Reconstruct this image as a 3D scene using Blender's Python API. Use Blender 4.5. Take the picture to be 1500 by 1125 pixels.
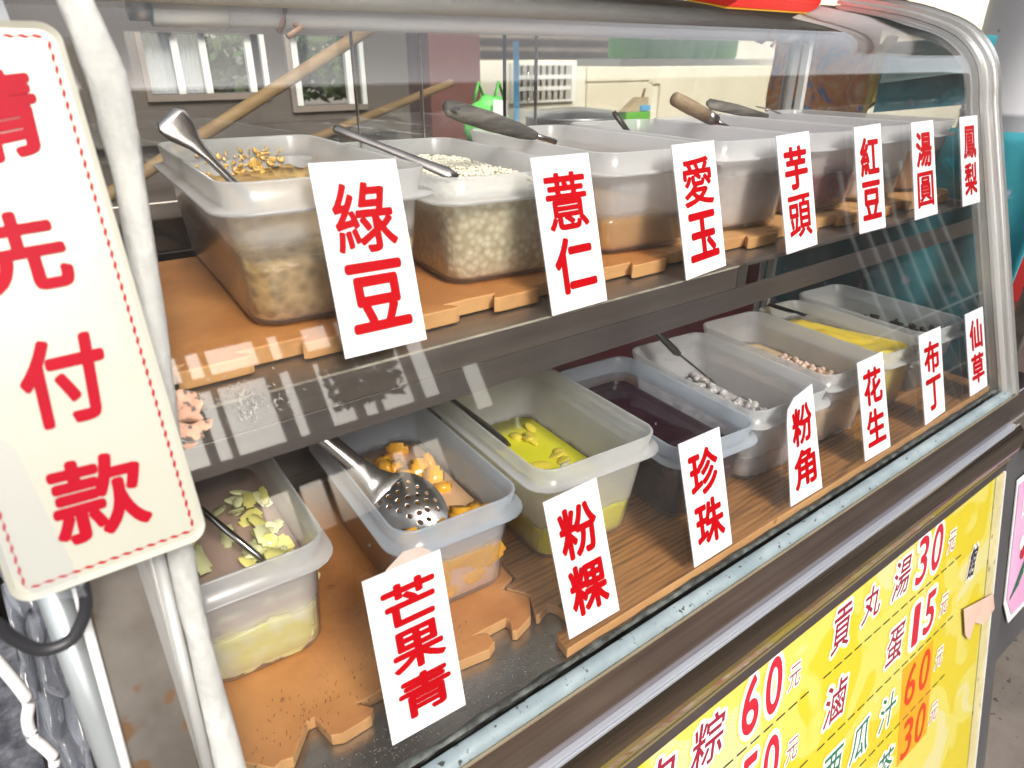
import bpy, bmesh, math, random
from mathutils import Vector, Matrix, noise
random.seed(7)
S = bpy.context.scene
COL = S.collection
for o in list(bpy.data.objects):
    bpy.data.objects.remove(o)

# ------------------------------------------------------------------ camera
# world: X along the case, Y into the case, Z up, origin on the glass sill line
CAM = Vector((0.0, -0.295, 0.4777))
F = 1000.0
PITCH = math.atan(474.5 / F)
AX = math.atan(1465 / math.hypot(F, 474.5))
_h = Vector((math.cos(AX), math.sin(AX), 0))
C_R = Vector((math.sin(AX), -math.cos(AX), 0))
C_F = _h * math.cos(PITCH) + Vector((0, 0, -math.sin(PITCH)))
C_U = _h * math.sin(PITCH) + Vector((0, 0, math.cos(PITCH)))
cam = bpy.data.cameras.new('camera')
camo = bpy.data.objects.new('camera', cam)
COL.objects.link(camo)
camo.matrix_world = Matrix(((C_R.x, C_U.x, -C_F.x, CAM.x), (C_R.y, C_U.y, -C_F.y, CAM.y), (C_R.z, C_U.z, -C_F.z, CAM.z), (0, 0, 0, 1)))
cam.sensor_width = 36.0
cam.lens = 36.0 * F / 1500.0
cam.clip_start = 0.01
cam.clip_end = 400
cam.dof.use_dof = True
cam.dof.focus_distance = 0.72
cam.dof.aperture_fstop = 9.0
S.camera = camo

# ------------------------------------------------------------------ world, sun, exposure
SUN_EL, SUN_AZ = math.radians(39), math.radians(187)     # azimuth measured from +Y clockwise
w = bpy.data.worlds.new('World')
S.world = w
w.use_nodes = True
wn = w.node_tree.nodes
wl = w.node_tree.links
sky = wn.new('ShaderNodeTexSky')
sky.sky_type = 'NISHITA'
sky.sun_disc = False
sky.sun_elevation = SUN_EL
sky.sun_rotation = SUN_AZ
sky.air_density = 1.3
sky.dust_density = 3.0
sky.ozone_density = 1.0
hs = wn.new('ShaderNodeHueSaturation')      # thin high haze takes most of the blue out of the light
hs.inputs['Saturation'].default_value = 0.35
wl.new(sky.outputs[0], hs.inputs['Color'])
wm = wn.new('ShaderNodeMix')
wm.data_type = 'RGBA'
wm.blend_type = 'MULTIPLY'
wm.inputs[0].default_value = 1.0
wm.inputs[7].default_value = (1.0, 0.965, 0.92, 1)
wl.new(hs.outputs[0], wm.inputs[6])
wl.new(wm.outputs[2], wn['Background'].inputs[0])
wn['Background'].inputs[1].default_value = 0.15
sl = bpy.data.lights.new('sun', 'SUN')
sl.energy = 1.5
sl.angle = math.radians(16)
sl.color = (1.0, 0.96, 0.9)
so = bpy.data.objects.new('sun', sl)
COL.objects.link(so)
sd = Vector((math.sin(SUN_AZ) * math.cos(SUN_EL), math.cos(SUN_AZ) * math.cos(SUN_EL), math.sin(SUN_EL)))
so.rotation_euler = sd.to_track_quat('Z', 'Y').to_euler()
S.view_settings.view_transform = 'Standard'
S.view_settings.look = 'None'
S.view_settings.exposure = 1.3
S.view_settings.gamma = 1.0
S.cycles.max_bounces = 10
S.cycles.transparent_max_bounces = 40
S.cycles.transmission_bounces = 6
S.cycles.diffuse_bounces = 4
S.cycles.glossy_bounces = 4
S.cycles.caustics_reflective = False
S.cycles.caustics_refractive = False
S.cycles.use_denoising = True
S.cycles.sample_clamp_indirect = 6


def ray(u, v):
    return C_F * F + C_R * (u - 750.0) - C_U * (v - 562.5)


def hit(u, v, x=None, y=None, z=None):
    r = ray(u, v)
    if x is not None:
        t = (x - CAM.x) / r.x
    elif y is not None:
        t = (y - CAM.y) / r.y
    else:
        t = (z - CAM.z) / r.z
    return CAM + r * t


GK, GY = 0.335, 0.013       # lean of the front glass: y = GY + GK*z


def onp(u, v, k=GK, y0=GY):
    r = ray(u, v)
    t = (y0 + k * CAM.z - CAM.y) / (r.y - k * r.z)
    return CAM + r * t


# ------------------------------------------------------------------ materials
def nodes(name):
    m = bpy.data.materials.new(name)
    m.use_nodes = True
    nt = m.node_tree
    return m, nt, nt.nodes, nt.links, nt.nodes['Principled BSDF']


def pm(name, c1, c2=None, rough=0.5, metal=0.0, scale=8.0, detail=6, bump=0.0, bscale=None, stretch=(1, 1, 1), lo=0.35, hi=0.65,
       coat=0.0, spec=0.5, rvar=0.0, spots=None, sss=0.0, trans=0.0, alpha=None):
    m, nt, N, L, P = nodes(name)
    tc = N.new('ShaderNodeTexCoord')
    mp = N.new('ShaderNodeMapping')
    mp.inputs['Scale'].default_value = stretch
    L.new(tc.outputs['Object'], mp.inputs[0])
    col = None
    if c2 is not None:
        nz = N.new('ShaderNodeTexNoise')
        nz.inputs['Scale'].default_value = scale
        nz.inputs['Detail'].default_value = detail
        nz.inputs['Roughness'].default_value = 0.6
        L.new(mp.outputs[0], nz.inputs[0])
        rp = N.new('ShaderNodeValToRGB')
        rp.color_ramp.elements[0].position = lo
        rp.color_ramp.elements[1].position = hi
        rp.color_ramp.elements[0].color = (*c1, 1)
        rp.color_ramp.elements[1].color = (*c2, 1)
        L.new(nz.outputs[0], rp.inputs[0])
        col = rp.outputs[0]
        if rvar:
            ma = N.new('ShaderNodeMath')
            ma.operation = 'MULTIPLY_ADD'
            L.new(nz.outputs[0], ma.inputs[0])
            ma.inputs[1].default_value = rvar
            ma.inputs[2].default_value = rough - rvar * 0.5
            L.new(ma.outputs[0], P.inputs['Roughness'])
    if spots:
        sc, thr, sc_col = spots
        n2 = N.new('ShaderNodeTexNoise')
        n2.inputs['Scale'].default_value = sc
        n2.inputs['Detail'].default_value = 3
        L.new(tc.outputs['Object'], n2.inputs[0])
        r2 = N.new('ShaderNodeValToRGB')
        r2.color_ramp.elements[0].position = thr
        r2.color_ramp.elements[1].position = thr + 0.05
        L.new(n2.outputs[0], r2.inputs[0])
        mx = N.new('ShaderNodeMix')
        mx.data_type = 'RGBA'
        L.new(r2.outputs[0], mx.inputs[0])
        if col:
            L.new(col, mx.inputs[6])
        else:
            mx.inputs[6].default_value = (*c1, 1)
        mx.inputs[7].default_value = (*sc_col, 1)
        col = mx.outputs[2]
    if col:
        L.new(col, P.inputs['Base Color'])
    else:
        P.inputs['Base Color'].default_value = (*c1, 1)
    if not rvar:
        P.inputs['Roughness'].default_value = rough
    P.inputs['Metallic'].default_value = metal
    P.inputs['Coat Weight'].default_value = coat
    P.inputs['Specular IOR Level'].default_value = spec
    if sss:
        P.inputs['Subsurface Weight'].default_value = sss
        P.inputs['Subsurface Radius'].default_value = (0.01, 0.006, 0.004)
        P.inputs['Subsurface Scale'].default_value = 1.0
    if trans:
        P.inputs['Transmission Weight'].default_value = trans
    if alpha is not None:
        P.inputs['Alpha'].default_value = alpha
    if bump:
        nb = N.new('ShaderNodeTexNoise')
        nb.inputs['Scale'].default_value = bscale or scale * 4
        nb.inputs['Detail'].default_value = 5
        L.new(mp.outputs[0], nb.inputs[0])
        bp = N.new('ShaderNodeBump')
        bp.inputs['Strength'].default_value = bump
        bp.inputs['Distance'].default_value = 0.002
        L.new(nb.outputs[0], bp.inputs['Height'])
        L.new(bp.outputs[0], P.inputs['Normal'])
    return m


def schlick(N, L, f0=0.04, gain=1.0):
    """facing-independent reflectance, the same on both sides of a pane"""
    lw = N.new('ShaderNodeLayerWeight')
    lw.inputs[0].default_value = 0.5
    pw = N.new('ShaderNodeMath')
    pw.operation = 'POWER'
    L.new(lw.outputs['Facing'], pw.inputs[0])
    pw.inputs[1].default_value = 5.0
    ma = N.new('ShaderNodeMath')
    ma.operation = 'MULTIPLY_ADD'
    ma.use_clamp = True
    L.new(pw.outputs[0], ma.inputs[0])
    ma.inputs[1].default_value = (1 - f0) * gain
    ma.inputs[2].default_value = f0 * gain
    return ma


def glass_mat(name, tint=(0.93, 0.98, 0.96), dirt=0.06, gain=1.0):
    m, nt, N, L, P = nodes(name)
    N.remove(P)
    out = N['Material Output']
    tr = N.new('ShaderNodeBsdfTransparent')
    tr.inputs[0].default_value = (*tint, 1)
    gl = N.new('ShaderNodeBsdfGlossy')
    gl.inputs['Roughness'].default_value = 0.02
    mg = schlick(N, L, 0.04, gain)
    mx = N.new('ShaderNodeMixShader')
    L.new(mg.outputs[0], mx.inputs[0])
    L.new(tr.outputs[0], mx.inputs[1])
    L.new(gl.outputs[0], mx.inputs[2])
    df = N.new('ShaderNodeBsdfDiffuse')
    df.inputs[0].default_value = (0.75, 0.75, 0.72, 1)
    tc = N.new('ShaderNodeTexCoord')
    n1 = N.new('ShaderNodeTexNoise')
    n1.inputs['Scale'].default_value = 9
    n1.inputs['Detail'].default_value = 8
    n1.inputs['Roughness'].default_value = 0.75
    L.new(tc.outputs['Object'], n1.inputs[0])
    r1 = N.new('ShaderNodeValToRGB')
    r1.color_ramp.elements[0].position = 0.45
    r1.color_ramp.elements[1].position = 0.8
    r1.color_ramp.elements[1].color = (dirt * 3, dirt * 3, dirt * 3, 1)
    r1.color_ramp.elements[0].color = (dirt * .25, dirt * .25, dirt * .25, 1)
    L.new(n1.outputs[0], r1.inputs[0])
    # dried droplets
    v = N.new('ShaderNodeTexVoronoi')
    v.inputs['Scale'].default_value = 55
    L.new(tc.outputs['Object'], v.inputs[0])
    r2 = N.new('ShaderNodeValToRGB')
    r2.color_ramp.elements[0].position = 0.03
    r2.color_ramp.elements[0].color = (.10, .10, .10, 1)
    r2.color_ramp.elements[1].position = 0.10
    r2.color_ramp.elements[1].color = (0, 0, 0, 1)
    L.new(v.outputs['Distance'], r2.inputs[0])
    n3 = N.new('ShaderNodeTexNoise')
    n3.inputs['Scale'].default_value = 14
    L.new(tc.outputs['Object'], n3.inputs[0])
    r3 = N.new('ShaderNodeValToRGB')
    r3.color_ramp.elements[0].position = 0.57
    r3.color_ramp.elements[1].position = 0.66
    L.new(n3.outputs[0], r3.inputs[0])
    mu = N.new('ShaderNodeMath')
    mu.operation = 'MULTIPLY'
    L.new(r2.outputs[0], mu.inputs[0])
    L.new(r3.outputs[0], mu.inputs[1])
    ad = N.new('ShaderNodeMath')
    ad.operation = 'ADD'
    ad.use_clamp = True
    L.new(r1.outputs[0], ad.inputs[0])
    L.new(mu.outputs[0], ad.inputs[1])
    m2 = N.new('ShaderNodeMixShader')
    L.new(ad.outputs[0], m2.inputs[0])
    L.new(mx.outputs[0], m2.inputs[1])
    L.new(df.outputs[0], m2.inputs[2])
    L.new(m2.outputs[0], out.inputs[0])
    return m


def tub_mat(name, col=(0.93, 0.95, 0.97), op=0.21, op2=0.62, tint=(0.99, 0.99, 1.0), level=None):
    """milky polypropylene"""
    m, nt, N, L, P = nodes(name)
    N.remove(P)
    out = N['Material Output']
    tr = N.new('ShaderNodeBsdfTransparent')
    tr.inputs[0].default_value = (*tint, 1)
    df = N.new('ShaderNodeBsdfDiffuse')
    df.inputs[0].default_value = (*col, 1)
    tl = N.new('ShaderNodeBsdfTranslucent')
    tl.inputs[0].default_value = (*col, 1)
    m1 = N.new('ShaderNodeMixShader')
    m1.inputs[0].default_value = 0.48
    L.new(df.outputs[0], m1.inputs[1])
    L.new(tl.outputs[0], m1.inputs[2])
    lw = N.new('ShaderNodeLayerWeight')
    lw.inputs[0].default_value = 0.35
    mr = N.new('ShaderNodeMapRange')
    mr.inputs['To Min'].default_value = op
    mr.inputs['To Max'].default_value = op2
    L.new(lw.outputs['Facing'], mr.inputs[0])
    tc = N.new('ShaderNodeTexCoord')
    nz = N.new('ShaderNodeTexNoise')
    nz.inputs['Scale'].default_value = 16
    nz.inputs['Detail'].default_value = 5
    L.new(tc.outputs['Object'], nz.inputs[0])
    ma = N.new('ShaderNodeMath')
    ma.operation = 'MULTIPLY_ADD'
    L.new(nz.outputs[0], ma.inputs[0])
    ma.inputs[1].default_value = 0.16 if op > 0.05 else 0.03
    ma.inputs[2].default_value = -0.08 if op > 0.05 else -0.01
    ad = N.new('ShaderNodeMath')
    ad.operation = 'ADD'
    ad.use_clamp = True
    L.new(mr.outputs[0], ad.inputs[0])
    L.new(ma.outputs[0], ad.inputs[1])
    if level is not None:      # the matt inner face turns clear where food and liquid wet it
        sx = N.new('ShaderNodeSeparateXYZ')
        L.new(tc.outputs['Object'], sx.inputs[0])
        n5 = N.new('ShaderNodeTexNoise')
        n5.inputs['Scale'].default_value = 28
        n5.inputs['Detail'].default_value = 3
        L.new(tc.outputs['Object'], n5.inputs[0])
        a5 = N.new('ShaderNodeMath')
        a5.operation = 'MULTIPLY_ADD'
        L.new(n5.outputs[0], a5.inputs[0])
        a5.inputs[1].default_value = 0.022
        L.new(sx.outputs['Z'], a5.inputs[2])
        m5 = N.new('ShaderNodeMapRange')
        m5.inputs['From Min'].default_value = level + 0.008
        m5.inputs['From Max'].default_value = level + 0.016
        m5.inputs['To Min'].default_value = 0.22
        m5.inputs['To Max'].default_value = 1.0
        L.new(a5.outputs[0], m5.inputs['Value'])
        x5 = N.new('ShaderNodeMath')
        x5.operation = 'MULTIPLY'
        L.new(ad.outputs[0], x5.inputs[0])
        L.new(m5.outputs[0], x5.inputs[1])
        ad = x5
    m2 = N.new('ShaderNodeMixShader')
    L.new(ad.outputs[0], m2.inputs[0])
    L.new(tr.outputs[0], m2.inputs[1])
    L.new(m1.outputs[0], m2.inputs[2])
    gl = N.new('ShaderNodeBsdfGlossy')
    gl.inputs['Roughness'].default_value = 0.22
    fr = schlick(N, L, 0.035)
    m3 = N.new('ShaderNodeMixShader')
    L.new(fr.outputs[0], m3.inputs[0])
    L.new(m2.outputs[0], m3.inputs[1])
    L.new(gl.outputs[0], m3.inputs[2])
    L.new(m3.outputs[0], out.inputs[0])
    return m


def voro_mat(name, cols, scale=160, rough=0.35, bump=0.6):
    """packed grains or beans seen through a wall of liquid"""
    m, nt, N, L, P = nodes(name)
    tc = N.new('ShaderNodeTexCoord')
    v = N.new('ShaderNodeTexVoronoi')
    v.inputs['Scale'].default_value = scale
    L.new(tc.outputs['Object'], v.inputs[0])
    rp = N.new('ShaderNodeValToRGB')
    e = rp.color_ramp.elements
    e[0].position, e[0].color = 0.15, (*cols[0], 1)
    e[1].position, e[1].color = 0.75, (*cols[1], 1)
    L.new(v.outputs['Distance'], rp.inputs[0])
    n = N.new('ShaderNodeTexNoise')
    n.inputs['Scale'].default_value = 22
    n.inputs['Detail'].default_value = 4
    L.new(tc.outputs['Object'], n.inputs[0])
    r2 = N.new('ShaderNodeValToRGB')
    r2.color_ramp.elements[0].position = 0.4
    r2.color_ramp.elements[1].position = 0.7
    L.new(n.outputs[0], r2.inputs[0])
    mx = N.new('ShaderNodeMix')
    mx.data_type = 'RGBA'
    L.new(r2.outputs[0], mx.inputs[0])
    L.new(rp.outputs[0], mx.inputs[6])
    mx.inputs[7].default_value = (*cols[2], 1)
    L.new(mx.outputs[2], P.inputs['Base Color'])
    P.inputs['Roughness'].default_value = rough
    bp = N.new('ShaderNodeBump')
    bp.inputs['Strength'].default_value = bump
    bp.inputs['Distance'].default_value = 0.003
    bp.invert = True
    L.new(v.outputs['Distance'], bp.inputs['Height'])
    L.new(bp.outputs[0], P.inputs['Normal'])
    return m


def wood_mat(name):
    m, nt, N, L, P = nodes(name)
    tc = N.new('ShaderNodeTexCoord')
    mp = N.new('ShaderNodeMapping')
    mp.inputs['Scale'].default_value = (1.2, 16, 16)
    mp.inputs['Rotation'].default_value = (0, 0, 0.06)
    L.new(tc.outputs['Object'], mp.inputs[0])
    n = N.new('ShaderNodeTexNoise')
    n.inputs['Scale'].default_value = 5
    n.inputs['Detail'].default_value = 7
    n.inputs['Distortion'].default_value = 1.1
    L.new(mp.outputs[0], n.inputs[0])
    wv = N.new('ShaderNodeTexWave')
    wv.bands_direction = 'Y'
    wv.inputs['Scale'].default_value = 5.5
    wv.inputs['Distortion'].default_value = 7
    wv.inputs['Detail'].default_value = 4
    mp2 = N.new('ShaderNodeMapping')
    mp2.inputs['Scale'].default_value = (2.0, 9, 9)
    L.new(tc.outputs['Object'], mp2.inputs[0])
    L.new(mp2.outputs[0], wv.inputs[0])
    mx0 = N.new('ShaderNodeMath')
    mx0.operation = 'MULTIPLY_ADD'
    L.new(wv.outputs['Fac'], mx0.inputs[0])
    mx0.inputs[1].default_value = 0.20
    L.new(n.outputs[0], mx0.inputs[2])
    rp = N.new('ShaderNodeValToRGB')
    e = rp.color_ramp.elements
    e[0].position, e[0].color = 0.40, (0.13, 0.06, 0.022, 1)
    e[1].position, e[1].color = 0.95, (0.42, 0.21, 0.08, 1)
    k = e.new(0.62)
    k.color = (0.30, 0.135, 0.045, 1)
    L.new(mx0.outputs[0], rp.inputs[0])
    L.new(rp.outputs[0], P.inputs['Base Color'])
    P.inputs['Roughness'].default_value = 0.36
    return m


def board_mat():
    """yellow printed board with pale blotches"""
    m, nt, N, L, P = nodes('price_board_print')
    tc = N.new('ShaderNodeTexCoord')
    n = N.new('ShaderNodeTexNoise')
    n.inputs['Scale'].default_value = 7
    n.inputs['Detail'].default_value = 1.0
    n.inputs['Distortion'].default_value = 1.2
    L.new(tc.outputs['Object'], n.inputs[0])
    rp = N.new('ShaderNodeValToRGB')
    e = rp.color_ramp.elements
    e[0].position, e[0].color = 0.46, (0.56, 0.46, 0.02, 1)
    e[1].position, e[1].color = 0.50, (0.58, 0.52, 0.10, 1)
    k = e.new(0.62)
    k.color = (0.58, 0.52, 0.10, 1)
    k = e.new(0.65)
    k.color = (0.58, 0.54, 0.24, 1)
    L.new(n.outputs[0], rp.inputs[0])
    L.new(rp.outputs[0], P.inputs['Base Color'])
    P.inputs['Roughness'].default_value = 0.28
    return m


def ortho_cloth_mat(name):
    m, nt, N, L, P = nodes(name)
    tc = N.new('ShaderNodeTexCoord')
    n = N.new('ShaderNodeTexNoise')
    n.inputs['Scale'].default_value = 22
    n.inputs['Detail'].default_value = 4
    n.inputs['Distortion'].default_value = 2.0
    L.new(tc.outputs['Object'], n.inputs[0])
    rp = N.new('ShaderNodeValToRGB')
    e = rp.color_ramp.elements
    e[0].position, e[0].color = 0.38, (0.12, 0.26, 0.52, 1)
    e[1].position, e[1].color = 0.66, (0.88, 0.60, 0.42, 1)
    k = e.new(0.48)
    k.color = (0.85, 0.30, 0.10, 1)
    k = e.new(0.57)
    k.color = (0.88, 0.38, 0.14, 1)
    L.new(n.outputs[0], rp.inputs[0])
    L.new(rp.outputs[0], P.inputs['Base Color'])
    P.inputs['Roughness'].default_value = 0.8
    return m


M = {}
M['plastic'] = tub_mat('milky_plastic')
M['wet'] = tub_mat('clear_wet_plastic', (0.85, 0.87, 0.92), 0.0, 0.10, (0.98, 0.98, 1.0))
M['rim'] = tub_mat('milky_rim', (0.97, 0.98, 0.99), 0.38, 0.82, (0.99, 0.99, 1.0))
M['rim_blue'] = tub_mat('milky_rim_bluish', (0.80, 0.89, 0.99), 0.36, 0.82, (0.97, 0.98, 1.0))
M['plastic_blue'] = tub_mat('milky_plastic_bluish', (0.74, 0.84, 0.98), 0.14, 0.58, (0.97, 0.98, 1.0))
M['plastic_warm'] = tub_mat('milky_plastic_worn', (0.94, 0.94, 0.92), 0.15, 0.56, (0.99, 0.99, 0.98))
M['glass'] = glass_mat('case_glass', (0.985, 0.99, 0.988), 0.004, 1.8)
M['glass_clean'] = glass_mat('pane_glass', (0.98, 0.99, 0.985), 0.005, 1.8)
M['steel'] = pm('brushed_steel', (0.50, 0.48, 0.46), (0.36, 0.34, 0.32), 0.30, 1.0, 6, stretch=(0.4, 14, 14), rvar=0.2, bump=0.05)
M['steel_dark'] = pm('worn_dark_steel', (0.22, 0.19, 0.17), (0.33, 0.29, 0.26), 0.38, 0.85, 5, stretch=(0.5, 6, 6), rvar=0.2)
M['steel_mid'] = pm('dull_apron_steel', (0.30, 0.27, 0.26), (0.24, 0.21, 0.20), 0.32, 0.9, 5, stretch=(0.4, 8, 8), rvar=0.15)
M['steel_frame'] = pm('bright_aluminium', (0.78, 0.78, 0.77), (0.62, 0.61, 0.59), 0.32, 0.85, 5, stretch=(1, 1, 0.3), rvar=0.15)
M['steel_mirror'] = pm('polished_steel', (0.46, 0.40, 0.37), (0.30, 0.22, 0.21), 0.15, 1.0, 7, stretch=(0.3, 8, 8), rvar=0.12)
M['rusty'] = pm('rust_stained_steel', (0.16, 0.14, 0.12), (0.24, 0.22, 0.20), 0.45, 0.7, 14, rvar=0.2, spots=(32, 0.60, (0.20, 0.12, 0.07)))
M['silicone'] = pm('mouldy_silicone', (0.17, 0.215, 0.235), (0.25, 0.30, 0.32), 0.38, 0.0, 20, spots=(130, 0.64, (0.03, 0.035, 0.03)), bump=0.3)
M['mould'] = pm('black_mould_line', (0.015, 0.017, 0.015), (0.16, 0.18, 0.17), 0.6, 0.0, 70, bump=0.5, lo=0.42, hi=0.75)
M['alu_trim'] = pm('grey_aluminium_trim', (0.46, 0.49, 0.55), (0.38, 0.40, 0.46), 0.35, 0.5, 9, stretch=(0.3, 6, 6))
M['dark_band'] = pm('dark_anodised_band', (0.05, 0.04, 0.045), (0.075, 0.06, 0.065), 0.35, 0.3, 9)
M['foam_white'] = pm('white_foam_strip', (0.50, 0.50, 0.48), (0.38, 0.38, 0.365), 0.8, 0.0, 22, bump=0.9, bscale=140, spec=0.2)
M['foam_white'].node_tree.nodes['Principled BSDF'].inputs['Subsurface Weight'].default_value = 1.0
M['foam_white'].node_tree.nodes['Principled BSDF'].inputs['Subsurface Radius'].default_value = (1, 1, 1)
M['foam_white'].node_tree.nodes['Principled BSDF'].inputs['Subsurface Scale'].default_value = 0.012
M['foam_sleeve'] = pm('white_foam_sleeve', (0.86, 0.86, 0.85), (0.78, 0.78, 0.77), 0.8, 0.0, 22, bump=0.5, bscale=140, spec=0.2)
for _n, _s in (('foam_sleeve', 0.05),):
    _p = M[_n].node_tree.nodes['Principled BSDF']
    _p.inputs['Subsurface Weight'].default_value = 1.0
    _p.inputs['Subsurface Radius'].default_value = (1, 1, 1)
    _p.inputs['Subsurface Scale'].default_value = _s
M['tube_white'] = pm('fluorescent_tube_glass', (0.84, 0.84, 0.93), (0.78, 0.78, 0.88), 0.18, 0.0, 8, spots=(120, 0.72, (0.05, 0.05, 0.05)))
_p = M['tube_white'].node_tree.nodes['Principled BSDF']
_p.inputs['Subsurface Weight'].default_value = 1.0
_p.inputs['Subsurface Radius'].default_value = (1, 1, 1)
_p.inputs['Subsurface Scale'].default_value = 0.04
M['white_plastic'] = pm('white_plastic', (0.80, 0.80, 0.78), (0.72, 0.72, 0.70), 0.35, 0.0, 12)
M['cream_sign'] = pm('cream_sign_plastic', (0.385, 0.38, 0.325), (0.345, 0.34, 0.28), 0.28, 0.0, 5, coat=0.1)
M['card'] = pm('white_card', (0.60, 0.61, 0.63), (0.55, 0.56, 0.58), 0.35, 0.0, 10)
M['red_print'] = pm('red_print', (0.34, 0.001, 0.004), (0.30, 0.001, 0.004), 0.45, 0.0, 20, spec=0.15)
M['red_sign'] = pm('crimson_print', (0.33, 0.001, 0.012), (0.29, 0.001, 0.012), 0.5, 0.0, 20, spec=0.1)
M['maroon'] = pm('maroon_print', (0.26, 0.01, 0.035), rough=0.3)
M['crimson'] = pm('dark_red_print', (0.46, 0.01, 0.03), rough=0.3)
M['green_print'] = pm('green_print', (0.01, 0.15, 0.08), rough=0.3)
M['orange_print'] = pm('orange_red_print', (0.55, 0.04, 0.005), rough=0.3)
M['orange_patch'] = pm('orange_sticker', (0.66, 0.28, 0.008), (0.68, 0.34, 0.01), 0.3, 0, 5)
M['glow_print'] = pm('orange_halo_print', (0.84, 0.60, 0.08), rough=0.3)
M['white_print'] = pm('white_print', (0.85, 0.85, 0.85), rough=0.3)
M['black'] = pm('black_print', (0.015, 0.015, 0.02), rough=0.4)
M['board'] = board_mat()
M['mat_orange'] = pm('orange_foam_mat', (0.36, 0.135, 0.035), (0.56, 0.25, 0.075), 0.55, 0.0, 7, bump=0.35, bscale=150, spots=(60, 0.70, (0.24, 0.085, 0.025)), rvar=0.2)
M['mat_tan'] = pm('tan_foam_mat', (0.50, 0.25, 0.09), (0.60, 0.33, 0.13), 0.7, 0.0, 12, bump=0.4, bscale=150, spots=(50, 0.68, (0.34, 0.15, 0.05)))
M['mat_wood'] = wood_mat('wood_pattern_mat')
M['rubber'] = pm('black_rubber', (0.015, 0.015, 0.02), (0.03, 0.03, 0.035), 0.45, 0, 20)
M['spoon'] = pm('stainless_spoon', (0.46, 0.44, 0.43), (0.36, 0.35, 0.34), 0.16, 1.0, 8, rvar=0.1)
M['spoon_bright'] = pm('satin_ladle_steel', (0.60, 0.58, 0.57), (0.50, 0.48, 0.47), 0.26, 0.95, 8, rvar=0.1)
M['ladle_dark'] = pm('dark_stained_steel', (0.30, 0.28, 0.27), (0.2, 0.19, 0.19), 0.28, 1.0, 10)
M['handle_grey'] = pm('weathered_grey_wood', (0.06, 0.055, 0.05), (0.22, 0.20, 0.17), 0.6, 0, 9, stretch=(2, 2, 14), bump=0.5, lo=0.42, hi=0.75)
M['handle_tan'] = pm('worn_tan_wood', (0.34, 0.25, 0.16), (0.20, 0.14, 0.08), 0.65, 0, 14, stretch=(2, 9, 9), bump=0.4)
M['handle_black'] = pm('black_handle', (0.02, 0.02, 0.02), (0.05, 0.045, 0.04), 0.4, 0, 20)
# foods
M['mung'] = voro_mat('mung_bean_mash', ((0.26, 0.17, 0.05), (0.52, 0.35, 0.14), (0.40, 0.25, 0.10)), 120)
M['residue'] = pm('bean_residue', (0.52, 0.32, 0.07), (0.64, 0.44, 0.16), 0.25, 0, 60)
M['barley'] = voro_mat('barley_soup', ((0.80, 0.74, 0.56), (0.46, 0.38, 0.22), (0.62, 0.54, 0.38)), 150, bump=0.4)
M['grain'] = pm('barley_grain', (0.80, 0.77, 0.66), (0.70, 0.66, 0.52), 0.35, 0, 40)
M['aiyu'] = pm('amber_liquid', (0.50, 0.26, 0.07), (0.56, 0.32, 0.10), 0.12, 0, 8)
M['taro'] = pm('taro_mash', (0.50, 0.43, 0.44), (0.68, 0.60, 0.58), 0.5, 0, 30, bump=0.6, bscale=70)
M['redbean'] = voro_mat('red_bean_mash', ((0.16, 0.01, 0.02), (0.28, 0.04, 0.07), (0.20, 0.02, 0.045)), 130)
M['tangyuan'] = pm('white_rice_balls', (0.80, 0.76, 0.76), (0.74, 0.62, 0.62), 0.35, 0, 10)
M['pineapple'] = pm('brown_pineapple_jam', (0.22, 0.10, 0.035), (0.36, 0.18, 0.06), 0.3, 0, 20)
M['gm_liquid'] = pm('pickling_liquid', (0.50, 0.33, 0.27), (0.56, 0.40, 0.33), 0.12, 0, 6)
M['gmango'] = pm('pale_green_mango', (0.80, 0.80, 0.50), (0.74, 0.74, 0.34), 0.25, 0, 50)
M['gmango_yellow'] = pm('yellow_green_mango', (0.82, 0.74, 0.20), (0.78, 0.74, 0.28), 0.25, 0, 50)
M['mango'] = pm('orange_mango', (0.80, 0.34, 0.02), (0.76, 0.42, 0.04), 0.22, 0, 60)
M['mango_liquid'] = pm('pink_syrup', (0.70, 0.42, 0.30), (0.74, 0.44, 0.22), 0.10, 0, 12)
M['yellow_liquid'] = pm('yellow_syrup', (0.76, 0.72, 0.04), (0.68, 0.66, 0.03), 0.10, 0, 9)
M['fenguo'] = pm('yellow_jelly', (0.72, 0.60, 0.08), (0.62, 0.50, 0.06), 0.15, 0, 20)
M['dark_syrup'] = pm('black_syrup', (0.018, 0.006, 0.008), (0.03, 0.01, 0.02), 0.08, 0, 12)
M['pearl'] = pm('black_pearls', (0.03, 0.012, 0.02), (0.055, 0.02, 0.04), 0.2, 0, 40)
M['fenjiao'] = pm('translucent_dumpling', (0.52, 0.50, 0.49), (0.40, 0.36, 0.36), 0.2, 0, 40)
M['peanut'] = pm('boiled_peanut', (0.62, 0.42, 0.34), (0.70, 0.54, 0.44), 0.4, 0, 60)
M['peanut_liquid'] = pm('peanut_broth', (0.66, 0.50, 0.30), (0.70, 0.52, 0.34), 0.15, 0, 8)
M['pudding'] = pm('yellow_pudding', (0.82, 0.60, 0.06), (0.84, 0.64, 0.10), 0.2, 0, 8)
M['grassjelly'] = pm('black_grass_jelly', (0.015, 0.012, 0.008), (0.03, 0.022, 0.014), 0.15, 0, 30)
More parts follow.
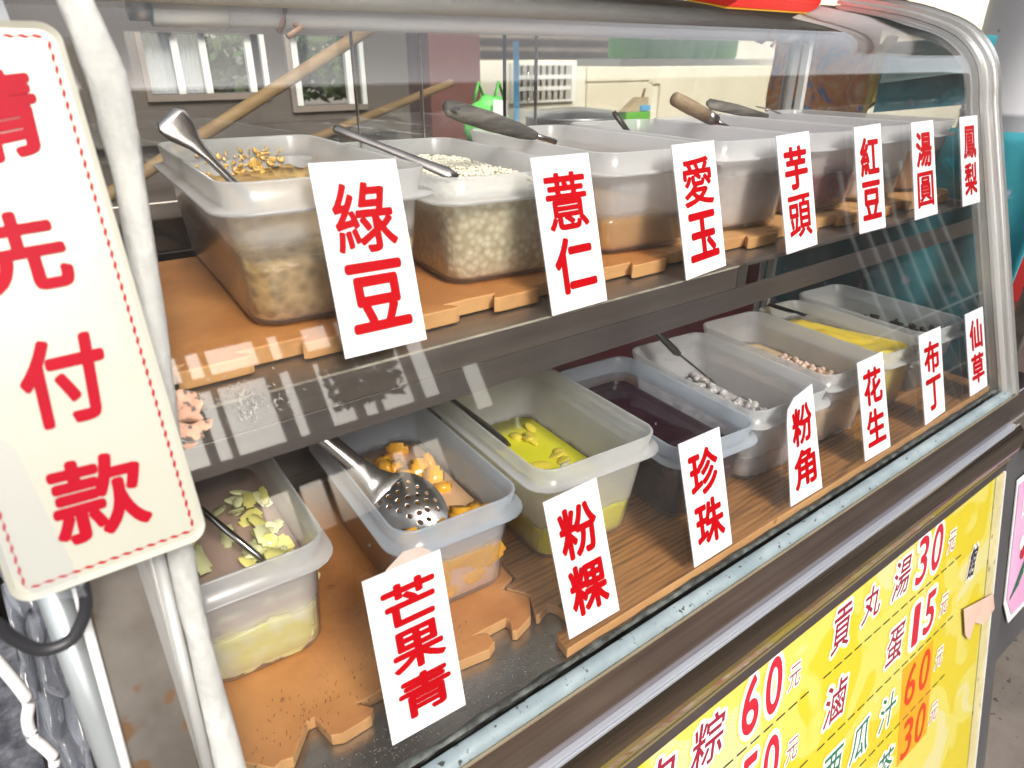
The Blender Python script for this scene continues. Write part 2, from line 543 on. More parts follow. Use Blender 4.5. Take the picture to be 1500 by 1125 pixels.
# surroundings
M['ground'] = pm('grey_brown_concrete', (0.12, 0.10, 0.085), (0.20, 0.17, 0.145), 0.9, 0, 5, bump=0.6, bscale=60, spots=(70, 0.66, (0.05, 0.045, 0.04)))
M['tarmac'] = pm('street_tarmac', (0.11, 0.105, 0.10), (0.15, 0.145, 0.135), 0.9, 0, 4)
M['teal'] = pm('teal_cloth', (0.02, 0.19, 0.24), (0.03, 0.25, 0.30), 0.85, 0, 9, bump=0.3, bscale=120, spots=(26, 0.66, (0.30, 0.32, 0.40)))
M['floral'] = ortho_cloth_mat('orange_blue_print_cloth')
M['mustard'] = pm('mustard_band', (0.50, 0.36, 0.05), (0.58, 0.42, 0.08), 0.8, 0, 10)
M['kitchen_wall'] = pm('sooty_kitchen_wall', (0.07, 0.058, 0.05), (0.12, 0.10, 0.085), 0.8, 0, 3, bump=0.3)
M['rust_red'] = pm('red_brown_paint', (0.10, 0.035, 0.028), (0.14, 0.05, 0.04), 0.6, 0, 6)
M['old_wood'] = pm('old_wood', (0.20, 0.12, 0.05), (0.28, 0.18, 0.08), 0.7, 0, 8, stretch=(1, 8, 8), bump=0.3)
M['cream_wall'] = pm('cream_plaster', (0.72, 0.67, 0.52), (0.78, 0.74, 0.62), 0.85, 0, 3)
M['corrugated'] = pm('brown_corrugated_sheet', (0.36, 0.26, 0.17), (0.48, 0.38, 0.27), 0.6, 0.2, 5)
M['green_plastic'] = pm('green_plastic', (0.10, 0.42, 0.02), (0.14, 0.50, 0.04), 0.4, 0, 6)
M['green_bag'] = pm('green_plastic_bag', (0.12, 0.62, 0.10), (0.20, 0.74, 0.20), 0.35, 0, 8)
M['blue_pole'] = pm('light_blue_pole', (0.10, 0.42, 0.70), rough=0.4)
M['pot'] = pm('aluminium_pot', (0.55, 0.57, 0.60), (0.40, 0.42, 0.46), 0.35, 0.9, 4)
M['gas_white'] = pm('scuffed_white_enamel', (0.66, 0.66, 0.68), (0.74, 0.74, 0.76), 0.4, 0.1, 5, spots=(40, 0.70, (0.35, 0.30, 0.24)))
M['pink'] = pm('pink_poster_print', (0.66, 0.26, 0.48), (0.72, 0.40, 0.60), 0.4, 0, 6)
M['dark_cab'] = pm('dark_cabinet_panel', (0.06, 0.06, 0.065), (0.09, 0.09, 0.095), 0.5, 0.1, 5)
M['tape'] = pm('pinkish_tape', (0.62, 0.44, 0.36), (0.56, 0.38, 0.30), 0.5, 0, 20)
M['beige_strip'] = pm('dirty_beige_strip', (0.45, 0.40, 0.20), (0.58, 0.52, 0.28), 0.5, 0, 14, spots=(40, 0.64, (0.22, 0.15, 0.09)))
M['skin'] = pm('skin', (0.56, 0.33, 0.24), (0.60, 0.37, 0.28), 0.5, 0, 20)
M['white_cloth'] = pm('white_shirt_cloth', (0.78, 0.78, 0.80), (0.72, 0.72, 0.75), 0.85, 0, 10)
M['red_cloth'] = pm('red_cloth', (0.42, 0.02, 0.02), (0.5, 0.03, 0.03), 0.85, 0, 10)
M['dark_cloth'] = pm('dark_trouser_cloth', (0.03, 0.03, 0.04), rough=0.9)
M['red_pack'] = pm('red_packaging', (0.66, 0.02, 0.01), (0.6, 0.03, 0.02), 0.25, 0, 5)
M['styro'] = pm('white_styrofoam', (0.82, 0.82, 0.82), (0.76, 0.76, 0.76), 0.7, 0, 40)
M['clear_bag'] = tub_mat('clear_plastic_bag', (0.7, 0.75, 0.85), 0.12, 0.6)
M['roof'] = pm('shading_roof_underside', (0.16, 0.14, 0.13), (0.22, 0.2, 0.18), 0.8, 0, 3)
M['facade'] = pm('pale_facade', (0.66, 0.67, 0.64), (0.74, 0.74, 0.72), 0.8, 0, 2)
M['facade_dark'] = pm('dark_brown_facade', (0.05, 0.03, 0.027), (0.07, 0.043, 0.038), 0.8, 0, 2)
M['street_post'] = pm('brown_street_post', (0.16, 0.13, 0.11), (0.22, 0.18, 0.15), 0.8, 0, 2)
M['reflection_drape'] = tub_mat('pale_reflection_drape', (0.85, 0.88, 0.9), 0.55, 0.8)
M['leaves'] = pm('street_tree_leaves', (0.05, 0.10, 0.03), (0.09, 0.16, 0.05), 0.7, 0, 8)
M['pane_sky'] = pm('window_pane', (0.30, 0.42, 0.48), (0.40, 0.52, 0.56), 0.08, 0.3, 2)


# ------------------------------------------------------------------ mesh helpers
def add(name, verts, faces, mat=None, parent=None, smooth=False):
    me = bpy.data.meshes.new(name)
    me.from_pydata([tuple(v) for v in verts], [], faces)
    me.validate()
    o = bpy.data.objects.new(name, me)
    COL.objects.link(o)
    if mat:
        me.materials.append(mat)
    if smooth:
        for p in me.polygons:
            p.use_smooth = True
    if parent:
        o.parent = parent
        o.matrix_parent_inverse = parent.matrix_world.inverted() if False else Matrix.Identity(4)
    return o


def tag(o, label=None, cat=None, group=None, kind=None):
    if label:
        o['label'] = label
    if cat:
        o['category'] = cat
    if group:
        o['group'] = group
    if kind:
        o['kind'] = kind
    return o


def empty(name, label, cat, group=None):
    o = bpy.data.objects.new(name, None)
    COL.objects.link(o)
    o.empty_display_size = 0.02
    return tag(o, label, cat, group)


class MB:
    def __init__(s):
        s.v = []
        s.f = []

    def add(s, verts, faces):
        n = len(s.v)
        s.v += [Vector(v) for v in verts]
        s.f += [tuple(i + n for i in f) for f in faces]

    def box(s, x0, x1, y0, y1, z0, z1, fn=None):
        vs = [Vector((x, y, z)) for x in (x0, x1) for y in (y0, y1) for z in (z0, z1)]
        if fn:
            vs = [fn(v) for v in vs]
        s.add(vs, [(0, 1, 3, 2), (4, 6, 7, 5), (0, 4, 5, 1), (2, 3, 7, 6), (0, 2, 6, 4), (1, 5, 7, 3)])

    def out(s, name, mat, parent=None, smooth=False, bevel=0.0):
        o = add(name, s.v, s.f, mat, parent, smooth)
        if bevel:
            b = o.modifiers.new('bevel', 'BEVEL')
            b.width = bevel
            b.segments = 2
            b.limit_method = 'ANGLE'
        return o


def box(name, x0, x1, y0, y1, z0, z1, mat, parent=None, bevel=0.0, fn=None):
    b = MB()
    b.box(x0, x1, y0, y1, z0, z1, fn)
    return b.out(name, mat, parent, bevel=bevel)


def tube(path, rad, seg=10, flat=None, up=Vector((0, 0, 1)), cap=True):
    """swept ellipse. rad: number or list of radii or list of (side, thick)"""
    path = [Vector(p) for p in path]
    n = len(path)
    vs, fs = [], []
    for i, p in enumerate(path):
        t = (path[min(i + 1, n - 1)] - path[max(i - 1, 0)]).normalized()
        sd_ = t.cross(up)
        if sd_.length < 1e-4:
            sd_ = t.cross(Vector((1, 0, 0)))
        sd_.normalize()
        u = sd_.cross(t).normalized()
        r = rad[i] if isinstance(rad, (list, tuple)) else rad
        a, b = r if isinstance(r, (tuple, list)) else (r, r)
        for k in range(seg):
            an = 2 * math.pi * k / seg
            vs.append(p + sd_ * (a * math.cos(an)) + u * (b * math.sin(an)))
    for i in range(n - 1):
        for k in range(seg):
            k2 = (k + 1) % seg
            fs.append((i * seg + k, i * seg + k2, (i + 1) * seg + k2, (i + 1) * seg + k))
    if cap:
        fs.append(tuple(range(seg))[::-1])
        fs.append(tuple(range((n - 1) * seg, n * seg)))
    return vs, fs


def tobj(name, path, rad, mat, parent=None, seg=10, up=Vector((0, 0, 1))):
    v, f = tube(path, rad, seg, up=up)
    return add(name, v, f, mat, parent, smooth=True)


def smooth_path(pts, n=6):
    pts = [Vector(p) for p in pts]
    P = [pts[0] * 2 - pts[1]] + pts + [pts[-1] * 2 - pts[-2]]
    out = []
    for i in range(1, len(P) - 2):
        for k in range(n):
            t = k / n
            a, b, c, d = P[i - 1], P[i], P[i + 1], P[i + 2]
            out.append(0.5 * ((2 * b) + (c - a) * t + (2 * a - 5 * b + 4 * c - d) * t * t + (3 * b - a - 3 * c + d) * t ** 3))
    out.append(pts[-1])
    return out


def lathe(name, prof, mat, parent=None, seg=32, loc=(0, 0, 0)):
    vs, fs = [], []
    for r, z in prof:
        for k in range(seg):
            a = 2 * math.pi * k / seg
            vs.append(Vector((loc[0] + r * math.cos(a), loc[1] + r * math.sin(a), loc[2] + z)))
    for i in range(len(prof) - 1):
        for k in range(seg):
            k2 = (k + 1) % seg
            fs.append((i * seg + k, i * seg + k2, (i + 1) * seg + k2, (i + 1) * seg + k))
    return add(name, vs, fs, mat, parent, smooth=True)


# ------------------------------------------------------------------ lettering
_txt = {}


def glyphs(s, offset):
    key = (s, offset)
    if key not in _txt:
        c = bpy.data.curves.new('lettering', 'FONT')
        c.body = s
        c.size = 1.0
        c.fill_mode = 'FRONT'
        c.offset = offset
        c.resolution_u = 5
        o = bpy.data.objects.new('lettering', c)
        COL.objects.link(o)
        bpy.context.view_layer.update()
        me = bpy.data.meshes.new_from_object(o.evaluated_get(bpy.context.evaluated_depsgraph_get()))
        vs = [v.co.copy() for v in me.vertices]
        fs = [tuple(p.vertices) for p in me.polygons]
        bpy.data.objects.remove(o)
        _txt[key] = (vs, fs)
    return _txt[key]


def letter(name, s, quad, mat, parent, lift, offset=0.0, off_ref=None, nrm=None, shear=0.0, grow=0.0):
    """print s so that its ink fills quad (tl, tr, br, bl), lifted along nrm; offset fattens the strokes (in em)"""
    vs, fs = glyphs(s, 0.0)
    g0 = off_ref if off_ref is not None else offset
    x0, x1 = min(v.x for v in vs) - g0, max(v.x for v in vs) + g0
    y0, y1 = min(v.y for v in vs) - g0, max(v.y for v in vs) + g0
    if y1 - y0 < 0.2:
        y0, y1 = y0 - .3, y1 + .3
    tl, tr, br, bl = [Vector(q) for q in quad]
    out, of = [], []
    if offset <= 0:
        sh_ = [(0, 0)]
    else:
        k = 8 if offset < 0.05 else 16
        sh_ = [(0, 0)] + [(offset * math.cos(2 * math.pi * i / k), offset * math.sin(2 * math.pi * i / k)) for i in range(k)]
        if offset > 0.05:
            sh_ += [(offset * .5 * math.cos(2 * math.pi * i / 8), offset * .5 * math.sin(2 * math.pi * i / 8)) for i in range(8)]
    for j, (dx, dy) in enumerate(sh_):
        n0 = len(out)
        for v in vs:
            a = (v.x + dx - x0) / (x1 - x0)
            b = (v.y + dy - y0) / (y1 - y0)
            a += shear * (b - 0.5)
            p = (bl * (1 - a) + br * a) * (1 - b) + (tl * (1 - a) + tr * a) * b
            out.append(p + nrm * (lift + j * 0.000006))
        of += [tuple(i + n0 for i in f) for f in fs]
    return add(name, out, of, mat, parent)


# ================================================================== SETTING
gr = add('ground', [(-60, -60, -0.86), (60, -60, -0.86), (60, 60, -0.86), (-60, 60, -0.86)], [(0, 1, 2, 3)], M['ground'])
tag(gr, kind='structure')
rd = add('road', [(-60, -9, -0.855), (60, -9, -0.855), (60, -1.6, -0.855), (-60, -1.6, -0.855)], [(0, 1, 2, 3)], M['tarmac'])
tag(rd, kind='structure')

# ------------------------------------------------------------------ display case
case = empty('display_case', 'curved glass food display case with steel frame holding two rows of plastic tubs', 'display case')
PROF = [(0.0123, -0.002), (0.0297, 0.05), (0.0465, 0.10), (0.080, 0.20), (0.1135, 0.30), (0.137, 0.37), (0.153, 0.418),
        (0.160, 0.445), (0.170, 0.470), (0.187, 0.492), (0.212, 0.511), (0.248, 0.526), (0.300, 0.541), (0.405, 0.561)]
PS = [Vector((0, y, z)) for y, z in PROF]
PS = smooth_path(PS, 4)


def pnorm(i):
    t = (PS[min(i + 1, len(PS) - 1)] - PS[max(i - 1, 0)]).normalized()
    return Vector((0, -t.z, t.y))      # outward


def sheet_from_profile(name, xs, off, th, mat, parent, i0=0, i1=None):
    i1 = len(PS) if i1 is None else i1
    vs, fs = [], []
    idx = list(range(i0, i1))
    for s_ in (off, off - th):
        for x in xs:
            for i in idx:
                p = PS[i] + pnorm(i) * s_
                vs.append((x, p.y, p.z))
    n, m = len(idx), len(xs)
    for s_ in range(2):
        b = s_ * n * m
        for a in range(m - 1):
            for i in range(n - 1):
                q = (b + a * n + i, b + a * n + i + 1, b + (a + 1) * n + i + 1, b + (a + 1) * n + i)
                fs.append(q if s_ else q[::-1])
    for a in range(m - 1):
        for i in (0, n - 1):
            q = (a * n + i, (a + 1) * n + i, n * m + (a + 1) * n + i, n * m + a * n + i)
            fs.append(q)
    return add(name, vs, fs, mat, parent, smooth=True)


XL, XR = 0.022, 1.208
fg = sheet_from_profile('front_glass', [XL + 0.004, XR], 0.0, 0.004, M['glass'], case)


def frame_sweep(name, cs, mat, parent):
    """cs: closed section as (x, n) where n is the offset along the outward normal"""
    vs, fs = [], []
    n = len(cs)
    for i in range(len(PS)):
        nn = pnorm(i)
        for x, o in cs:
            p = PS[i] + nn * o
            vs.append((x, p.y, p.z))
    for i in range(len(PS) - 1):
        for k in range(n):
            k2 = (k + 1) % n
            fs.append((i * n + k, i * n + k2, (i + 1) * n + k2, (i + 1) * n + k))
    fs.append(tuple(range(n)))
    fs.append(tuple(range((len(PS) - 1) * n, len(PS) * n)))
    return add(name, vs, fs, mat, parent)


frame_sweep('end_frame', [(1.196, 0.0005), (1.196, 0.005), (1.204, 0.008), (1.206, 0.008), (1.206, 0.013), (1.213, 0.015), (1.2135, 0.018), (1.222, 0.019), (1.228, 0.016), (1.240, 0.006), (1.240, -0.022), (1.209, -0.022), (1.209, 0.0005)], M['steel_frame'], case)
frame_sweep('end_frame', [(0.034, 0.0005), (0.034, 0.005), (0.026, 0.008), (0.018, 0.010), (0.014, 0.006), (0.012, -0.022), (0.021, -0.022), (0.021, 0.0005)], M['steel_frame'], case)
# side panes
def side_pane(x, name='side_pane'):
    pts = [(p.y, p.z) for p in PS] + [(0.468, 0.566), (0.468, 0.0), (0.013, 0.0)]
    n = len(pts)
    vs = [(x, a, b) for a, b in pts] + [(x + 0.004, a, b) for a, b in pts]
    fs = [tuple(range(n)), tuple(range(n, 2 * n))[::-1]] + [(i, (i + 1) % n, n + (i + 1) % n, n + i) for i in range(n)]
    return add(name, vs, fs, M['glass_clean'], case)


side_pane(1.2095)
# back: posts, sliding panes
box('back_post', 1.178, 1.196, 0.455, 0.472, 0.0, 0.535, M['steel_frame'], case, 0.002)
box('back_post', 0.024, 0.042, 0.455, 0.472, 0.0, 0.535, M['steel_frame'], case, 0.002)
box('end_trim', 1.198, 1.2085, 0.440, 0.4535, 0.002, 0.555, M['white_plastic'], case, 0.001)
box('top_rail', 0.022, 1.208, 0.43, 0.470, 0.535, 0.556, M['steel_dark'], case, 0.002)
for a, b, y in ((0.045, 0.44, 0.462), (0.36, 0.617, 0.468), (0.562, 1.176, 0.462)):
    sp = box('sliding_pane', a, b, y, y + 0.004, 0.30, 0.534, M['glass_clean'], case)
    box('pane_edge', a - 0.0012, a + 0.0006, y - 0.0005, y + 0.0045, 0.301, 0.533, M['black'] if a > 0.5 else M['steel'], sp)
    box('pane_edge', b - 0.0006, b + 0.0012, y - 0.0005, y + 0.0045, 0.301, 0.533, M['steel'], sp)
box('back_panel', 0.044, 0.60, 0.456, 0.460, 0.002, 0.2785, M['steel_dark'], case)
box('back_panel', 0.602, 1.176, 0.456, 0.460, 0.002, 0.2785, pm('maroon_panel', (0.13, 0.02, 0.03), (0.22, 0.05, 0.07), 0.45, 0.1, 4), case)
# finger grip in the overlap
lathe('finger_grip', [(0.0, 0), (0.010, 0), (0.013, 0.002), (0.012, 0.004), (0.0, 0.003)], M['glass_clean'], case, 20)
g_ = [o for o in COL.objects if o.name == 'finger_grip'][0]
for v in g_.data.vertices:
    x, y, z = v.co
    v.co = (0.594 + x * 0.45, 0.458 - z, 0.447 + y * 1.5)

# upper shelf
sh = box('upper_shelf', 0.04, 1.195, 0.122, 0.455, 0.279, 0.284, M['steel_dark'], case, 0.001)
box('shelf_box_rail', 0.036, 0.602, 0.113, 0.140, 0.262, 0.2855, M['steel_dark'], case, 0.0012)
box('rail_highlight', 0.036, 0.602, 0.1122, 0.1138, 0.2848, 0.2862, pm('painted_edge_highlight', (0.55, 0.52, 0.42), (0.25, 0.22, 0.18), 0.4, 0.4, 30), case)  # pale strip paints the highlight along the rail's top edge
# hollow end of the box rail
mb = MB()
mb.box(0.602, 0.618, 0.113, 0.1145, 0.262, 0.2855)
mb.box(0.602, 0.618, 0.1385, 0.140, 0.262, 0.2855)
mb.box(0.602, 0.618, 0.1145, 0.1385, 0.262, 0.2635)
mb.box(0.602, 0.618, 0.1145, 0.1385, 0.284, 0.2855)
mb.out('shelf_rail_end', M['steel'], case)
box('shelf_apron', 0.036, 1.2, 0.1135, 0.1155, 0.2375, 0.2618, M['steel_mid'], case, 0.0006)
box('shelf_brace', 0.62, 1.195, 0.19, 0.215, 0.256, 0.2785, pm('red_brown_rail', (0.16, 0.04, 0.04), (0.22, 0.07, 0.06), 0.4, 0.2, 6), case, 0.001)
# floor, sill, silicone
box('case_floor', 0.024, 1.205, 0.022, 0.47, -0.012, 0.0015, M['steel'], case)
mb = MB()
n = 90
for i in range(n):
    xa, xb = 0.0 + 1.214 * i / n, 0.0 + 1.214 * (i + 1) / n
    wob = lambda x: 0.0006 * math.sin(x * 70) + 0.0005 * math.sin(x * 173)
    sec = lambda x: [(x, 0.0005, -0.004), (x, -0.001 + wob(x), 0.0015), (x, 0.004, 0.0052 + wob(x)), (x, 0.010, 0.0062 + wob(x)), (x, 0.0122, 0.0052)]
    A, B = sec(xa), sec(xb)
    mb.add(A + B, [(k, k + 1, 5 + k + 1, 5 + k) for k in range(4)])
sil = mb.out('silicone_bead', M['silicone'], case, smooth=True)
mb = MB()
for i in range(n):
    xa, xb = 0.024 + 1.18 * i / n, 0.024 + 1.18 * (i + 1) / n
    sec = lambda x: [(x, 0.0175, 0.004), (x, 0.0185, 0.0072 + 0.001 * math.sin(x * 211)), (x, 0.0235 + 0.0016 * math.sin(x * 97), 0.0052), (x, 0.0250 + 0.002 * math.sin(x * 61), 0.0018)]
    A, B = sec(xa), sec(xb)
    mb.add(A + B, [(k, k + 1, 4 + k + 1, 4 + k) for k in range(3)])
mb.out('mould_line', M['mould'], case, smooth=True)
box('sill_edge', -0.004, 1.236, -0.0025, 0.0, -0.0052, -0.0038, pm('brassy_edge', (0.55, 0.44, 0.30), rough=0.3, metal=0.8), case)
# front fascia
box('fascia_panel', -0.004, 1.236, -0.0018, 0.004, -0.0655, -0.0055, M['steel_mirror'], case)
mb = MB()
mb.box(-0.03, 1.262, -0.0075, -0.0, -0.0680, -0.0660)
mb.box(-0.03, 1.262, -0.0065, -0.0, -0.0722, -0.0680)
mb.box(-0.03, 1.262, -0.0075, -0.0, -0.0765, -0.0722)
mb.out('aluminium_trim', M['alu_trim'], case, bevel=0.0006)
# rounded lower rail
vs, fs = [], []
N_ = 14
for x in (-0.06, 1.30):
    for i in range(N_ + 1):
        a = math.pi * (0.5 + i / N_)
        vs.append((x, 0.004 + 0.020 * math.cos(a), -0.1105 + 0.0335 * math.sin(a)))
for i in range(N_):
    fs.append((i, i + 1, N_ + 1 + i + 1, N_ + 1 + i))
fs.append(tuple(range(N_ + 1)))
add('rounded_rail', vs, fs, pm('brassy_polished_rail', (0.52, 0.42, 0.32), (0.42, 0.33, 0.26), 0.14, 1.0, 5, stretch=(0.3, 5, 5)), case, smooth=True)
box('lower_band', -0.06, 1.30, -0.006, 0.02, -0.171, -0.1445, M['dark_band'], case, 0.001)
box('band_edge', -0.06, 1.30, -0.0075, -0.006, -0.1475, -0.1455, pm('gold_line', (0.5, 0.42, 0.2), rough=0.3, metal=0.7), case)


def bslope(v):      # the front board leans outward towards the ground
    return Vector((v.x, v.y + 0.19 * (v.z + 0.169), v.z))


box('cabinet_front', -0.06, 1.30, 0.004, 0.03, -0.86, -0.1715, M['dark_cab'], case, fn=bslope)
box('cabinet_end', 1.296, 1.36, -0.004, 0.45, -0.86, -0.135, M['dark_cab'], case, fn=bslope)
box('counter_end', 1.243, 1.36, -0.002, 0.46, -0.134, -0.066, M['steel_dark'], case, 0.004)
box('counter_end_cap', 1.2365, 1.36, 0.004, 0.46, -0.0655, -0.012, M['steel_mirror'], case, 0.003)
box('end_strip', 1.262, 1.2945, -0.006, 0.003, -0.84, -0.1715, M['beige_strip'], case, fn=bslope)
box('strip_edge', 1.2945, 1.2985, -0.008, 0.003, -0.84, -0.1715, M['white_plastic'], case, fn=bslope)
box('case_body', 0.0, 1.29, 0.05, 0.47, -0.85, -0.02, M['dark_cab'], case)
# left column of the case below and beside the glass
colp = [onp(118, 840, y0=0.006), onp(226, 800, y0=0.006), onp(312, 1220, y0=0.006), onp(212, 1220, y0=0.006)]
mb = MB()
nn = Vector((0, -0.948, 0.318))
mb.add([p for p in colp] + [p - nn * 0.02 for p in colp], [(0, 3, 2, 1), (4, 5, 6, 7), (0, 1, 5, 4), (1, 2, 6, 5), (2, 3, 7, 6), (3, 0, 4, 7)])
mb.out('end_column', M['rusty'], case, bevel=0.001)
a, b = onp(112, 860, y0=0.003), onp(206, 1200, y0=0.003)
tobj('column_edge', [a, b], 0.0026, M['white_plastic'], case)
a, b = onp(229, 800, y0=0.003), onp(322, 1200, y0=0.003)
tobj('column_edge', [a, b], (0.0036), pm('dull_grey_edge', (0.42, 0.42, 0.41), (0.34, 0.34, 0.33), 0.55, 0.3, 9), case)
# foam strip over the left glass edge
fp = []
for (l, r_, y) in [(60, 112, -60), (83, 137, 0), (123, 186, 110), (147, 204, 200), (171, 217, 293), (208, 250, 520), (243, 283, 803), (277, 312, 950), (317, 358, 1125), (345, 388, 1250)]:
    a, b = onp(l, y, y0=0.001), onp(r_, y, y0=0.001)
    fp.append(((a + b) / 2, (b - a).length / 2))
cs = smooth_path([p for p, r_ in fp], 5)
rr = smooth_path([Vector((r_, 0, 0)) for p, r_ in fp], 5)
v, f = tube(cs, [(q.x, 0.007) for q in rr], 14, up=Vector((0, -0.948, 0.318)))
rnd = random.Random(3)
v = [q + Vector((rnd.uniform(-1, 1), rnd.uniform(-1, 1), rnd.uniform(-1, 1))) * 0.0004 for q in v]
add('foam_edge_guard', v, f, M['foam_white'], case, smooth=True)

# foam roll under the top glass, and the lamp
tag(tobj('foam_pipe_sleeve', [(x, 0.420 + 0.002 * math.sin(x * 5), 0.5355) for x in [0.06 + 0.1 * i for i in range(12)]] + [(1.205, 0.42, 0.5345)], 0.0135, M['foam_sleeve'], None, 16), 'long white foam pipe sleeve lying along the top glass edge above the lamp tube', 'foam sleeve')
lamp = empty('lamp_tube', 'unlit white fluorescent tube with white end caps running under the case top', 'lamp')
tobj('glass_tube', [(0.185, 0.442, 0.5175), (1.13, 0.442, 0.5175)], 0.0125, M['tube_white'], lamp, 20)
tobj('end_cap', [(0.158, 0.442, 0.5175), (0.221, 0.442, 0.5175)], 0.0133, M['white_plastic'], lamp, 20)
tobj('end_cap', [(1.118, 0.442, 0.5175), (1.15, 0.442, 0.5175)], 0.0133, M['white_plastic'], lamp, 20)
tobj('lamp_holder', [(0.14, 0.442, 0.5175), (0.157, 0.442, 0.5175)], 0.009, M['steel'], lamp, 12)
box('lamp_holder', 1.151, 1.175, 0.43, 0.454, 0.502, 0.532, M['steel'], lamp, 0.002)
for xx in (0.275, 1.06):
    tp = [(xx + 0.004 * math.sin(k), 0.442 + 0.0148 * math.cos(k * 0.9), 0.5175 + 0.0148 * math.sin(k * 0.9)) for k in range(8)] + [(xx + 0.012, 0.425, 0.506), (xx - 0.004, 0.42, 0.498)]
    tobj('rubber_tie', tp, 0.0028, pm('brown_rubber_tie', (0.22, 0.11, 0.05), (0.34, 0.2, 0.12), 0.5, 0, 60), lamp, 8)

# ------------------------------------------------------------------ puzzle foam mats
def mat_tile(name, outline, z0, th, m_top, m_side, label, group=None, parent=None):
    t = empty(name, label, 'foam mat', group)
    n = len(outline)
    vs = [(x, y, z0) for x, y in outline] + [(x, y, z0 + th) for x, y in outline]
    bm = bmesh.new()
    bv = [bm.verts.new(v) for v in vs]
    bm.faces.new(bv[:n][::-1])
    top = bm.faces.new(bv[n:])
    for i in range(n):
        bm.faces.new((bv[i], bv[(i + 1) % n], bv[n + (i + 1) % n], bv[n + i]))
    bmesh.ops.recalc_face_normals(bm, faces=bm.faces)
    me = bpy.data.meshes.new('mat_body')
    for f_ in bm.faces:
        f_.material_index = 0 if (abs(f_.normal.z) > 0.9) else 1
    me.materials.append(m_top)
    me.materials.append(m_side)
    bm.to_mesh(me)
    bm.free()
    o = bpy.data.objects.new('mat_body', me)
    COL.objects.link(o)
    o.parent = t
    b = o.modifiers.new('bevel', 'BEVEL')
    b.width = 0.0012
    b.segments = 2
    b.limit_method = 'ANGLE'
    b.angle_limit = 1.2
    return t


def knobs(x0, x1, yb, depth, count, seed, neck=0.4):
    """row of jigsaw teeth along X, pointing to -Y"""
    r = random.Random(seed)
    pts = []
    w_ = (x1 - x0) / count
    for i in range(count):
        a = x0 + i * w_
        j = r.uniform(-0.04, 0.04) * w_
        pts += [(a, yb), (a + w_ * 0.30 + j, yb), (a + w_ * 0.20 + j, yb - depth * 0.85), (a + w_ * 0.26 + j, yb - depth), (a + w_ * 0.74 + j, yb - depth), (a + w_ * 0.80 + j, yb - depth * 0.85), (a + w_ * 0.70 + j, yb)]
    pts.append((x1, yb))
    return pts


zt = 0.014
Q = lambda u, v: tuple(hit(u, v, z=zt))[:2]
front = [(0.026, 0.088), (0.045, 0.088), (0.060, 0.071)] + [(0.066, 0.073), (0.074, 0.071), (0.094, 0.094), (0.100, 0.094)] + [(0.104, 0.071), (0.112, 0.067), (0.136, 0.068), (0.141, 0.074), (0.132, 0.086)] + \
        [(0.150, 0.0855), (0.176, 0.0855), (0.168, 0.072), (0.175, 0.0665), (0.206, 0.0695), (0.213, 0.074)] + [(0.2135, 0.0725), (0.249, 0.067), (0.258, 0.072), (0.2585, 0.083), (0.2470, 0.0885), (0.282, 0.088), (0.283, 0.083), (0.2775, 0.072), (0.281, 0.069), (0.302, 0.076), (0.3155, 0.095), (0.3145, 0.101), (0.3015, 0.121), (0.3195, 0.128), (0.324, 0.16), (0.31, 0.175), (0.312, 0.20), (0.324, 0.21), (0.322, 0.40), (0.026, 0.40)]
mat_tile('foam_mat', front, 0.0018, 0.0118, M['mat_orange'], M['mat_tan'], 'plain orange foam puzzle mat under the two leftmost lower tubs')
wood = [(0.3265, 0.40), (0.3275, 0.213), (0.316, 0.203), (0.314, 0.178), (0.3275, 0.163), (0.3235, 0.1255), (0.3060, 0.1195), (0.3185, 0.0985), (0.3065, 0.0735), (0.3105, 0.0725), (0.3235, 0.0785), (0.3265, 0.0775),
        (0.330, 0.0705), (0.3300, 0.047), (0.3080, 0.0465), (0.3050, 0.040), (0.3030, 0.026), (0.310, 0.0262), (0.6, 0.0262), (0.9, 0.0262), (1.19, 0.0262), (1.19, 0.40)]
mat_tile('foam_mat', wood, 0.0018, 0.0118, M['mat_wood'], M['mat_tan'], 'long wood-print foam mat under the lower tubs, its near corner torn')

# upper mats, teeth hanging over the shelf edge
def row(x0, x1, yb, d, c, s_):
    return knobs(x0, x1, yb, d, c, s_)


up1 = [(0.046, 0.30), (0.046, 0.165)] + row(0.05, 0.545, 0.160, 0.012, 6, 5) + [(0.547, 0.44), (0.046, 0.44)]
mat_tile('foam_mat', up1, 0.2850, 0.0135, M['mat_orange'], M['mat_tan'], 'orange-tan foam mat on the upper shelf under the mung bean, barley and jelly tubs')
up2 = [(0.549, 0.20)] + row(0.552, 0.93, 0.162, 0.012, 4, 8) + [(0.932, 0.44), (0.549, 0.44)]
mat_tile('foam_mat', up2, 0.2850, 0.0125, M['mat_tan'], M['mat_tan'], 'tan foam mat with jigsaw teeth in the middle of the upper shelf')
up3 = [(0.934, 0.20)] + row(0.937, 1.18, 0.160, 0.012, 3, 11) + [(1.19, 0.163), (1.19, 0.44), (0.934, 0.44)]
mat_tile('foam_mat', up3, 0.2850, 0.0125, M['mat_tan'], M['mat_tan'], 'tan foam mat at the far end of the upper shelf')

# ------------------------------------------------------------------ tubs
def rrect(w_, d_, r, z, n=5):
    r = min(r, w_ / 2 - 1e-4, d_ / 2 - 1e-4)
    pts = []
    for cx, cy, a0 in ((w_ / 2 - r, d_ / 2 - r, 0), (-w_ / 2 + r, d_ / 2 - r, 90), (-w_ / 2 + r, -d_ / 2 + r, 180), (w_ / 2 - r, -d_ / 2 + r, 270)):
        for k in range(n + 1):
            a = math.radians(a0 + 90 * k / n)
            pts.append(Vector((cx + r * math.cos(a), cy + r * math.sin(a), z)))
    return pts


